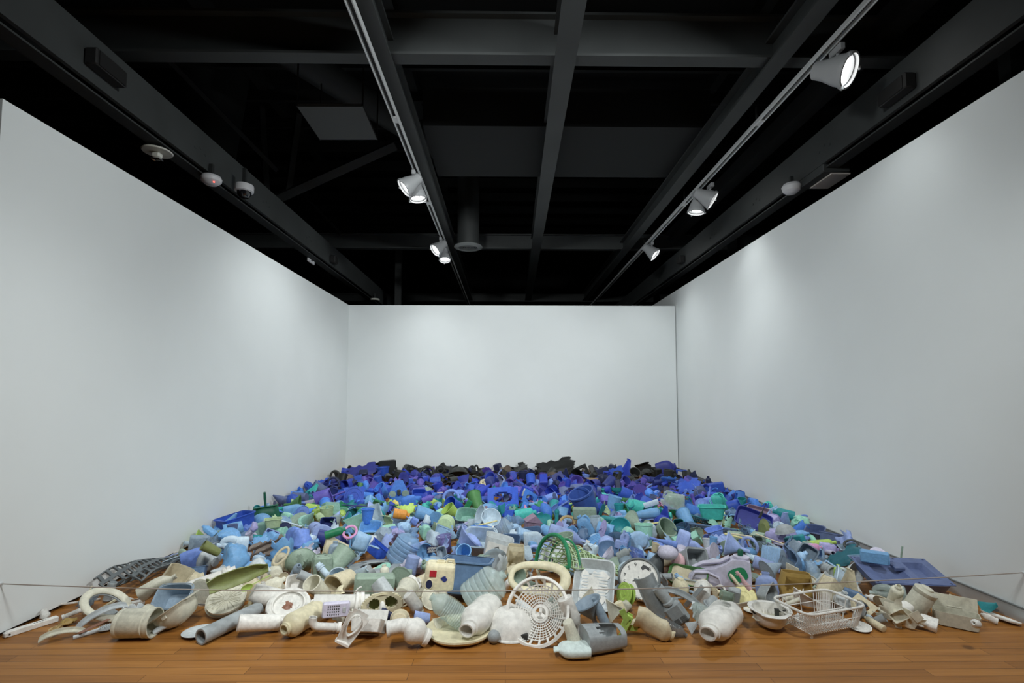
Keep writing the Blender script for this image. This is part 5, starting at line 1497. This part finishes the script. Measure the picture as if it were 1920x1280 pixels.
# ------------------------------------------------------------------ settle the pieces on the floor and on one another
NAMES = {  # builder -> (object name, category, words used in a label)
 'bottle5': ('uncapped_bottle', 'bottle', 'uncapped bottle'), 'barrel_bottle': ('barrel_bottle', 'bottle', 'barrel bottle'), 'neck_bottle': ('wide_mouth_bottle', 'bottle', 'wide mouthed bottle'),
 'bottle1': ('oval_bottle', 'bottle', 'oval bottle'), 'bottle2': ('crushed_bottle', 'bottle', 'crushed bottle'), 'bottle3': ('long_neck_bottle', 'bottle', 'long necked bottle'), 'bottle4': ('ribbed_bottle', 'bottle', 'ribbed bottle'),
 'jug1': ('loop_handle_jug', 'jug', 'loop handled jug'), 'can': ('open_can', 'can', 'open can'), 'shard': ('broken_shard', 'plastic fragment', 'broken shard'), 'shard1': ('broken_tub_side', 'plastic fragment', 'broken tub side'),
 'shard2': ('torn_sheet', 'plastic fragment', 'torn sheet'), 'wedge': ('folded_flap', 'plastic fragment', 'folded flap'), 'bag': ('crumpled_sack', 'sack', 'crumpled sack'), 'bag1': ('tied_sack', 'sack', 'tied sack'),
 'slat': ('flat_slat', 'slat', 'slat'), 'bat': ('baseball_bat', 'bat', 'bat'), 'float': ('fishing_float', 'float', 'fishing float'), 'rack': ('wire_rack', 'rack', 'wire rack'),
 'open_box': ('open_box', 'box', 'open box'), 'cut_jug': ('cut_container', 'container', 'cut open container'), 'box': ('closed_box', 'box', 'closed box'), 'reel': ('reel', 'reel', 'reel'), 'film': ('plastic_film', 'film', 'plastic film'),
 'shade': ('cone_shade', 'shade', 'cone shade'), 'board': ('corrugated_board', 'board', 'corrugated board'), 'bumper': ('bumper_moulding', 'moulding', 'bumper moulding'), 'hose': ('corrugated_hose', 'hose', 'corrugated hose'),
 'harness_hat': ('safety_helmet', 'helmet', ''), 'hard_hat': ('safety_helmet', 'helmet', ''), 'ring': ('plastic_ring', 'ring', 'ring'), 'collar_pipe': ('collared_pipe', 'pipe', 'collared pipe'),
 'landing_net': ('landing_net', 'net', ''), 'net_drape': ('plastic_mesh', 'mesh', ''), 'net_scrap': ('net_scrap', 'net', 'scrap of net'), 'lid_ring': ('ring_cover', 'cover', ''), 'plate': ('round_plate', 'plate', 'plate'), 'lid': ('round_cover', 'cover', 'round cover'),
 'frame': ('oval_surround', 'surround', 'oval surround'), 'red_can': ('patched_can', 'can', ''), 'tub': ('tub', 'tub', 'tub'), 'dome_bowl': ('domed_bowl', 'bowl', 'upturned bowl'), 'stick': ('stick', 'stick', 'stick'),
 'block_toy': ('toy_house', 'toy', 'toy house'), 'cone_toy': ('plastic_cone', 'cone', 'cone'), 'demijohn': ('water_bottle', 'bottle', 'water bottle'), 'scoop': ('scoop', 'scoop', 'scoop'), 'hollow_jug': ('half_jug', 'jug', 'half jug'),
 'labelled_can': ('labelled_can', 'can', 'labelled can'), 'curved_strip': ('curved_strip', 'strip', 'curved strip'), 'cup': ('cup', 'cup', 'cup'), 'crate_lid': ('ribbed_board', 'board', 'ribbed board'),
 'arc_handle': ('arched_grip', 'grip', 'arched grip'), 'paper_tub': ('labelled_tub', 'tub', ''), 'logo_film': ('printed_film', 'film', ''), 'big_jerrycan': ('jerrycan', 'jerrycan', ''),
}
PROTO = {}
XMAIN = set('shard shard2 wedge frame bumper curved_strip board film arc_handle hanger tray logo_film comb_block net_drape lens_visor'.split())
FLATXY = set('shard wedge frame film tray net_drape'.split())
TURN = Matrix.Rotation(-PI / 2, 3, 'Y')
def proto(k):
    if k in PROTO: return PROTO[k]
    parts = K[k]()
    vs = []
    for (_, m, _c) in parts:
        vs.append(np.array([tuple(v.co) for v in m.vertices] if isinstance(m, bpy.types.Mesh) else m.v))
    allv = np.concatenate(vs); lo, hi = allv.min(0), allv.max(0); c = (lo + hi) / 2
    out = []
    rng = np.random.default_rng(len(PROTO))
    pts = []
    for (nm, m, col), v in zip(parts, vs):
        if isinstance(m, bpy.types.Mesh): m.transform(Matrix.Translation(-Vector(c))); me = m
        else:
            m.v = [tuple(p) for p in (v - c)]; me = m.mesh(nm, 0 if k in ('box', 'hinged_case') and False else 38)
        me.materials.append(None)
        out.append((nm, me, col))
        tri = []
        for p in me.polygons:
            q = list(p.vertices)
            for i in range(1, len(q) - 1): tri.append((q[0], q[i], q[i + 1]))
        V = np.array([tuple(x.co) for x in me.vertices]); tri = np.array(tri)
        a, b_, d = V[tri[:, 0]], V[tri[:, 1]], V[tri[:, 2]]
        ar = np.linalg.norm(np.cross(b_ - a, d - a), axis=1) + 1e-12
        n = 220 if not pts else 70
        i = rng.choice(len(tri), n, p=ar / ar.sum()); u, w = rng.random(n), rng.random(n); f = u + w > 1; u[f] = 1 - u[f]; w[f] = 1 - w[f]
        pts.append(a[i] + (b_ - a)[i] * u[:, None] + (d - a)[i] * w[:, None])
    pts.append(allv[rng.choice(len(allv), min(160, len(allv)), False)] - c)
    PROTO[k] = (out, np.concatenate(pts), (hi - lo))
    return PROTO[k]

CS = .02
GX, GY = int((XR - XL) / CS) + 2, int((YB - 1.9) / CS) + 2
H = np.zeros((GX, GY))
THINGS = []   # (root, colour, kind, ref, world centre)
def basis(az, el, spin):
    az, el, spin = math.radians(az), math.radians(el), math.radians(spin)
    z = Vector((cos(az) * cos(el), sin(az) * cos(el), sin(el))); x = Vector((sin(az), -cos(az), 0)); y = z.cross(x)
    return Matrix((x, y, z)).transposed() @ Matrix.Rotation(spin, 3, 'Z')

def put(k, R, scl, x, y, px=None, q=88, zlim=.5, sink=0.0, dry=False, depth=None):
    """let a piece down until it meets what lies below; px keeps it on its line of sight"""
    out, P0, ext = proto(k)
    A = np.array(R @ Matrix.Diagonal(Vector(scl)))
    P = P0 @ A.T
    zc = -P[:, 2].min()
    for it in range(6 if px else 2):
        if px:
            p = at_z(px[0], px[1], zc); x, y = p.x, p.y
        x = min(max(x, XL + .012 - P[:, 0].min()), XR - .03 - P[:, 0].max())
        y = min(y, YB - .012 - P[:, 1].max())
        ix = np.clip(((P[:, 0] + x - XL) / CS).astype(int), 0, GX - 1); iy = np.clip(((P[:, 1] + y - 1.9) / CS).astype(int), 0, GY - 1)
        cell = ix * GY + iy
        o = np.lexsort((P[:, 2], cell)); first = np.ones(len(o), bool); first[1:] = cell[o][1:] != cell[o][:-1]
        low = P[o][first, 2]; ce = cell[o][first]
        diff = H.ravel()[ce] - low
        nz = max(np.percentile(diff, q) - sink, -P[:, 2].min() + .001)
        nz = min(nz, max(zlim, -P[:, 2].min() + .001))
        if px and abs(nz - zc) < .002: zc = nz; break
        zc = zc + (nz - zc) * (.75 if px and it < 5 else 1)
    if px:
        zc = max(zc, -P[:, 2].min() + .001)
        p = at_z(px[0], px[1], zc); x, y = p.x, p.y
        if depth: p = at_y(px[0], px[1], depth); x, y, zc = p.x, depth, max(p.z, -P[:, 2].min() + .001)
        x = min(max(x, XL + .012 - P[:, 0].min()), XR - .03 - P[:, 0].max()); y = min(y, YB - .012 - P[:, 1].max())
    if dry: return Vector((x, y, zc))
    ix = np.clip(((P[:, 0] + x - XL) / CS).astype(int), 0, GX - 1); iy = np.clip(((P[:, 1] + y - 1.9) / CS).astype(int), 0, GY - 1)
    cell = ix * GY + iy
    np.maximum.at(H.reshape(-1), cell, P[:, 2] + zc)
    return Vector((x, y, zc))

def make(k, R, scl, loc, col, label=None, ref=None, group=None):
    out, P0, ext = proto(k)
    nm = NAMES.get(k, (k, k.replace('_', ' '), k.replace('_', ' ')))
    root = bpy.data.objects.new(nm[0], out[0][1]); C.objects.link(root)
    root.matrix_world = Matrix.Translation(loc) @ R.to_4x4() @ Matrix.Diagonal(Vector(scl)).to_4x4()
    def setm(o, c):
        o.material_slots[0].link = 'OBJECT'; o.material_slots[0].material = plastic(c)
    setm(root, col)
    for (pn, me, c) in out[1:]:
        o = bpy.data.objects.new(pn, me); C.objects.link(o); o.parent = root; setm(o, c or col)
    root['category'] = nm[1]; root['kind'] = 'thing'
    if label: root['label'] = label
    if group: root['group'] = group
    THINGS.append([root, col, k, ref, Vector(loc)])
    return root

def rows(text, q0=78):
    for ln in text.strip().splitlines():
        f = ln.split('|'); t = f[0].split(); k = t[0]
        lab = f[1] if len(f) > 1 and f[1] else None; ref = f[2] if len(f) > 2 and f[2] else None
        mul = {'x': 1, 'y': 1, 'z': 1}; opt = {'q': q0}
        base = []
        for s in t[1:]:
            if s[0] == 'w' and s[1] in 'xyz': mul[s[1]] = float(s[2:])
            elif s == 'buried': opt['buried'] = 1
            elif s[:2] in ('q=', 'd='): opt[s[0]] = float(s[2:])
            else: base.append(s)
        ext = proto(k)[2]
        if base[0] in ':/':
            x1, y1, x2, y2, spin = map(float, base[1:6]); col = base[6].replace('_', ' ')
            if base[0] == ':': a, b_ = at_z(x1, y1, .04), at_z(x2, y2, .04)
            else:
                xl, yl = (x1, y1) if y1 > y2 else (x2, y2)
                Y = min(at_z(xl, min(yl, 1260), .03).y, YB - .12) if yl > 905 else YB - .10 - (yl - 860) * .012
                c0 = at_y((x1 + x2) / 2, (y1 + y2) / 2, Y); th = math.atan2(c0.x, c0.y); n_ = Vector((sin(th), cos(th), 0))
                a, b_ = [CAM + r_ * ((c0 - CAM).dot(n_) / r_.dot(n_)) for r_ in (ray(x1, y1), ray(x2, y2))]
            v = b_ - a; Ln = v.length
            az = math.degrees(math.atan2(v.y, v.x)); el = math.degrees(math.asin(max(-1, min(1, v.z / Ln))))
            if base[0] == '/':
                go = v.x >= 0; az = (0.0 if go else 180.0) - math.degrees(th)
                spin += 90 if go else -90
            if k in FLATXY: spin += 90 if base[0] == ':' else 50
            R = basis(az, el, spin); s = Ln / ext[2]
            if k in XMAIN: R = R @ TURN; s = Ln / ext[0]
            px = ((x1 + x2) / 2, (y1 + y2) / 2); d0 = (a + b_) / 2
        else:
            x, y, sp, az, el, spin = map(float, base[:6]); col = base[6].replace('_', ' ')
            yy = max(y, 892.0)
            d0 = at_z(x, yy, .06); d0.y = min(d0.y, YB - .15)
            th = math.atan2(d0.x, d0.y)
            R = basis(az - math.degrees(th), el, spin); s = sp * d0.y / F / max(ext) * cos(th); px = (x, y)
        scl = (s * mul['x'], s * mul['y'], s * mul['z'])
        if px[1] < 897:      # against the back wall: hold the depth
            loc = put(k, R, scl, 0, 0, px, 70, .3, 0, False, min(d0.y, YB - .05 - (px[1] - 870) * .012))
        else:
            l0 = put(k, R, scl, 0, 0, px, opt['q'], .3, 0, True, opt.get('d'))
            g = max(.7, min(1.1, l0.y / d0.y)); scl = tuple(v * g for v in scl)
            loc = put(k, R, scl, 0, 0, px, opt['q'], .3, 0, False, opt.get('d'))
        if 'buried' not in opt: make(k, R, scl, loc, col, lab, ref)   # wholly buried pieces only prop up the rest
rows(FRONT, 62)
NFRONT = len(THINGS)
rows(MID)
NMID = len(THINGS)

# lesser pieces fill the hollows, their colours running from white at the front to black at the back
ZONES = [(0, 'black black charcoal black navy charcoal dark_grey brown'), (893, 'navy black dark_blue cobalt_blue indigo charcoal purple'), (903, 'cobalt_blue royal_blue dark_blue violet indigo periwinkle navy cobalt_blue'),
         (922, 'royal_blue cobalt_blue violet bright_blue periwinkle indigo teal slate_blue bright_blue'), (942, 'bright_blue sky_blue teal emerald periwinkle turquoise green sea_green lime royal_blue'),
         (960, 'sky_blue pale_blue mint periwinkle teal sea_green lavender pale_green steel_blue sky_blue'), (985, 'pale_blue lavender ice_blue sky_blue sage mint lilac steel_blue periwinkle'),
         (1015, 'ice_blue pale_blue lavender light_grey sage blue_grey pale_lilac sky_blue'), (1055, 'light_grey sage grey cream ice_blue pale_blue beige blue_grey'), (1095, 'cream white light_grey grey ivory cream beige white')]
ZONES = [(y, [c.replace('_', ' ') for c in s.split()]) for y, s in ZONES]
FILLK = ('bottle bottle bottle1 bottle1 bottle2 bottle3 bottle4 bottle5 jug jug jug1 tub box open_box bowl cup cup cup can lid plate ring pipe pipe elbow_pipe stick stick slat slat shard shard shard shard1 shard1 shard2 shard2 wedge wedge bag1 float scoop spade spoon '
         'brush comb hanger funnel shoe_sole frame hose film cone_toy crate_lid curved_strip arc_handle canister neck_bottle cut_jug collar_pipe barrel_bottle').split()
rnd = random.Random(20)
SKIP = set(); FILLED = []
SKIP = {1,3,4,5,6,7,9,11,12,13,16,17,18,19,23,25,26,30,32,33,34,37,41,45,48,51,52,53,55,56,58,60,61,65,67,74,75,76,77,79,83,91,92,96,97,101,103,104,107,108,109,110,112,113,114,115,116,120,123,124,125,126,128,129,130,131,133,134,135,136,138,139,141,143,144,148,155,156,157,160,164,166,167,170,173,175,176,177,179,184,187,189,190,191,193,195,196,197,198,199,200,202,203,208,209,217,218,223,224,226,227,228,229,231,233,239,241,242,243,245,246,247,248,249,251,256,257,259,260,261,262,265,268,269,270,271,272,273,275,276,277,279,282,287,288,290,293,296,297,298,299,301,302,304,306,307,308,318,319,320,322,324,326,327,329,330,335,336,337,339,340,343,348,349,354,355,356,357,362,364,365,367,368,373,376,379,382,383,384,386,388,390,391,393,395,398,406,410,412,415,416,417,418,419,421,422,423,428,430,431,432,433,437,438,441,442,443,446,449,451,452,453,454,456,458,460,461,462,463,464,467,468,469,471,472,474,476,478,483,489,490,492,493,495,496,498,500,501,503,507,513,518,521,526,528,529,531,534,535,536,537,545,547,549,550,551,552,553,554,557,562,563,566,567,569,570,572,574,576,577,579,582,584,585,589,592,593,594,596,598,599,601,605,608,613,615,619,620,621,622,623,624,625,626,627,629,630,631,637,648,649,652,653,654,655,656,657,660,670,671,673,681,682,684,686,688,689,693,695,696,698,699,700,703,704,705,711,712,714,715,716,718,719,720,721,729,730,734,735,739,743,744,746,747,751,753,755,757,758,759,760,762,763,767,770,774,775,777,778,779,781,786,787,789,791,793,794,795,796,799,801,807,810,811,812,814,816,817,828,829,831,832,836,837,840,844,846,847,848,849,851,859,863,865,867,871,872,873,883,887,892,893,894,895,896,898,900,902,903,904,905,906,907,909,911,916,917,925,926,927,936,937,940,942,944,945,948,954,955,959,962,964,965,968,970,972,973,974,975,976,977,978,980,983,985,986,987,988,990,991,992,996,998,1000,1002,1004,1007,1008,1011,1012,1015,1016,1017,1018,1019,1020,1021,1023,1024,1026,1028,1029,1033,1037,1039,1042,1043,1050,1051,1057,1059,1060,1063,1064,1065,1066,1067,1068,1069,1070,1075,1077,1079,1080,1081,1086,1087,1093,1096,1098,1100,1105,1106,1108,1109,1110,1115,1121,1122,1128,1130,1131,1132,1135,1136,1137,1139,1140,1144,1145,1147,1148,1149,1150,1152,1154,1155,1158,1159,1160,1161,1165,1168,1170,1171,1174,1177,1185,1187,1190,1191,1194,1195,1197,1198,1201,1202,1203,1205,1206,1208,1209,1212,1213,1215,1216,1217,1218,1220,1224,1234,1237,1238,1239,1240,1242,1244,1245,1250,1251,1253,1255,1258,1262,1265,1266,1267,1268,1270,1279,1280,1282,1284,1285,1286,1289,1291,1292,1294,1295,1296,1297,1298,1299,1301,1304,1306,1308,1310,1315,1321,1323,1324,1327,1328,1332,1335,1338,1344,1345,1346,1352,1353,1354,1355,1361,1363,1364,1366,1369,1370,1373,1374,1376,1378,1379,1381,1384,1387,1388,1394,1396,1398,1399,1401,1402,1403,1405,1406,1407,1408,1409,1412,1413,1416,1417,1418,1419,1420,1421,1427,1428,1429,1430,1431,1433,1434,1436,1438,1439,1440,1441,1443,1446,1453,1456,1462,1463,1464,1465,1466,1472,1473,1475,1476,1479,1481,1482,1484,1487,1490,1492,1494,1496,1497,1498,1500,1503,1506,1507,1512,1513,1517,1518,1521,1528,1529,1532,1535,1537,1538,1540,1544,1545,1553,1555,1556,1560,1562,1566,1568,1569,1572,1574,1575,1577,1581,1582,1585,1589,1590,1592,1597,1599,1600,1602,1603,1604,1605,1606,1609,1610,1615,1616,1620,1621,1624,1626,1627,1629,1634,1635,1640,1645,1647,1649,1650,1652,1654,1655,1659,1660,1661,1663,1666,1667,1671,1673,1675,1678,1680,1681,1682,1685,1687,1688,1689,1690,1693,1697,1698,1700,1701,1703,1708,1709,1712,1713,1714,1715,1716}
NFILL = 1720
def blur(a, n):
    for _ in range(n):
        a = (a + np.roll(a, 1, 0) + np.roll(a, -1, 0) + np.roll(a, 1, 1) + np.roll(a, -1, 1)) / 5
    return a
X_, Y_ = np.meshgrid(XL + CS * (np.arange(GX) + .5), 1.9 + CS * (np.arange(GY) + .5), indexing='ij')
inside = (X_ > XL + .05) & (X_ < XR - .07 - .10 * np.clip((5 - Y_) / 2, 0, 1)) & (Y_ < YB - .05) & (Y_ > 2.61 + .03 * np.sin(X_ * 5) + .25 * np.clip(np.abs(X_) - 2.2, 0, 1))
nrng = np.random.default_rng(5)
for n in range(NFILL):
    if n % 20 == 0: HB = blur(H, 4)
    tgt = HB + nrng.random(H.shape) * .06 + np.where(inside, 0, 9)
    # farther hollows count as less deep: from here they are seen at a grazing angle
    i = np.argmin(tgt + .012 * Y_ * 0)
    gx, gy = X_.ravel()[i], Y_.ravel()[i]
    py = to_px((gx, gy, .06))[1] + rnd.gauss(0, 5)
    pal = [p for y, p in ZONES if py >= y][-1]
    if rnd.random() < .035 and 925 < py < 1040: pal = ['yellow', 'pink', 'lime', 'green', 'violet', 'mauve', 'olive', 'cobalt blue']
    col = rnd.choice(pal); k = rnd.choice(FILLK)
    if rnd.random() < .07 and k in ('bottle', 'bottle1', 'bottle2', 'bottle4', 'cup', 'tub', 'bag', 'film', 'jug'): col = '~' + col
    ext = proto(k)[2]
    s = rnd.uniform(.10, .19 if gy > 3.1 else .16 if gy > 2.8 else .13) * (1.25 if k in ('stick', 'slat', 'pipe', 'bat') else 1) / max(ext)
    lying = k in ('bottle', 'bottle1', 'bottle2', 'bottle3', 'bottle4', 'jug', 'jug1', 'pipe', 'elbow_pipe', 'stick', 'slat', 'scoop', 'spade', 'spoon', 'brush', 'comb', 'hose', 'canister', 'can', 'funnel')
    R = basis(rnd.uniform(0, 360), rnd.gauss(4, 12) if lying else rnd.choice((rnd.uniform(35, 95), rnd.uniform(-20, 40))), rnd.uniform(0, 360))
    scl = (s * rnd.uniform(.9, 1.2), s * rnd.uniform(.9, 1.2), s * rnd.uniform(.85, 1.1))
    loc = put(k, R, scl, gx, gy, None, 50 if gy > 3.1 else 42, .13 if gy > 3.1 else .085 if gy > 2.82 else .05)
    HB[max(0, i // GY - 4):i // GY + 5, max(0, i % GY - 4):i % GY + 5] += .08
    if n in SKIP: continue
    FILLED.append((n, make(k, R, scl, loc, col)))

rows(TOP, 90)
# ------------------------------------------------------------------ labels for the pieces that have none yet
REFS = [(t[3], t[4]) for t in THINGS if t[3]]
used = {t[0]['label'] for t in THINGS if 'label' in t[0]}
def wordy(t):
    root, col, k, ref, c = t
    nm = NAMES.get(k, (k, k, k.replace('_', ' ')))
    return ('clear ' if col.startswith('~') else '') + col.lstrip('~') + ' ' + (nm[2] or nm[0].replace('_', ' '))
def rel(c, r):
    d = c - r; far = math.hypot(d.x, d.y)
    near = 'just ' if far < .32 else 'well ' if far > .9 else ''
    if abs(d.y) > abs(d.x) * 1.2: return near + ('behind' if d.y > 0 else 'in front of')
    return ('right beside' if far < .3 else 'beside' if far < .7 else 'off to one side of').replace('right beside', 'close beside') 
for t in THINGS:
    if 'label' in t[0]: continue
    w = wordy(t); c = t[4]
    rs = sorted(REFS, key=lambda r: (r[1] - c).length)[:9]
    cands = ['%s %s %s' % (w, rel(c, r[1]), r[0]) for r in rs[:4]]
    for a in range(4):
        for b_ in range(a + 1, 5):
            cands.append('%s between %s and %s' % (w, rs[a][0], rs[b_][0]))
    tall = 'upper ' if c.z > .14 else 'lower '
    cands += [tall + x for x in cands[:4]] + ['%s %s %s' % (w, rel(c, r[1]), r[0]) for r in rs[4:]]
    cands = [x for x in cands if len(x.split()) <= 16]
    lab = next((x for x in cands if x not in used), None)
    if lab is None:
        n = 2
        while True:
            lab = ['', '', 'second ', 'third ', 'fourth ', 'fifth ', 'sixth '][n] + cands[0]
            if lab not in used: break
            n += 1
    used.add(lab); t[0]['label'] = lab
GROUPS = {}
for t in THINGS: GROUPS.setdefault(t[0]['category'], []).append(t[0])
for c, v in GROUPS.items():
    if len(v) > 3:
        for o in v: o['group'] = 'plastic %s pieces in the heap' % c if c != 'plastic fragment' else 'plastic fragments in the heap'
# ------------------------------------------------------------------ light
def spot(name, loc, d, watts, size=110, blend=1.0, rad=.10, col=(.95, 1.0, 1.0)):
    l = bpy.data.lights.new(name, 'SPOT'); l.energy = watts; l.spot_size = math.radians(size); l.spot_blend = blend
    l.shadow_soft_size = rad; l.color = col
    o = bpy.data.objects.new(name, l); C.objects.link(o); o.location = loc
    o.rotation_euler = Vector(d).to_track_quat('-Z', 'Y').to_euler(); return o
# each head is aimed at a point of the bay
AIM = [(XL, 5.4, .6), (-.6, 5.0, 0), (-1.3, 6.9, 0), (XR, 5.9, 1.25), (XR, 3.7, .2), (XR, 5.5, .5), (1.2, 4.6, 0), (1.6, 6.8, 0)]
W = [62, 70, 36, 105, 9, 16, 70, 26]
CONE = [105, 110, 110, 70, 90, 88, 110, 110]
for (p, d), w, a, c in zip(LIGHTS, W, AIM, CONE): spot('track_and_added_spot', p, Vector(a) - p, w, c)
# unseen spots added along the track lines to brighten walls and pile
for X, Y, a, w, c in ((XW, 1.4, (-1.4, 2.9, 0), 130, 90), (XW, .4, (0, 2.9, 0), 150, 80), (XE, 1.2, (1.3, 2.9, 0), 150, 90),
                   (XE, .5, (-1.0, YB, 1.75), 530, 50), (XW, -.2, (1.0, YB, 1.75), 530, 50), (XW, .9, (XR, 5.0, 1.4), 210, 70), (XE, .9, (XL, 4.4, 1.7), 290, 78)):
    spot('track_and_added_spot', (X, Y, ZC + 2.2), Vector(a) - Vector((X, Y, ZC + 2.2)), w, c, rad=.22)
wd = bpy.data.worlds.new('world'); sc.world = wd; wd.use_nodes = True
wd.node_tree.nodes['Background'].inputs['Color'].default_value = (.5, .53, .55, 1)
wd.node_tree.nodes['Background'].inputs['Strength'].default_value = 0.0
vs = sc.view_settings
vs.view_transform = 'Standard'; vs.look = 'None'; vs.gamma = 1.0; vs.use_curve_mapping = False
vs.exposure = 0.6
sc.display_settings.display_device = 'sRGB'
try:
    sc.cycles.max_bounces = 8; sc.cycles.transparent_max_bounces = 16; sc.cycles.use_denoising = True
    sc.cycles.sample_clamp_indirect = 6.0
except Exception: pass
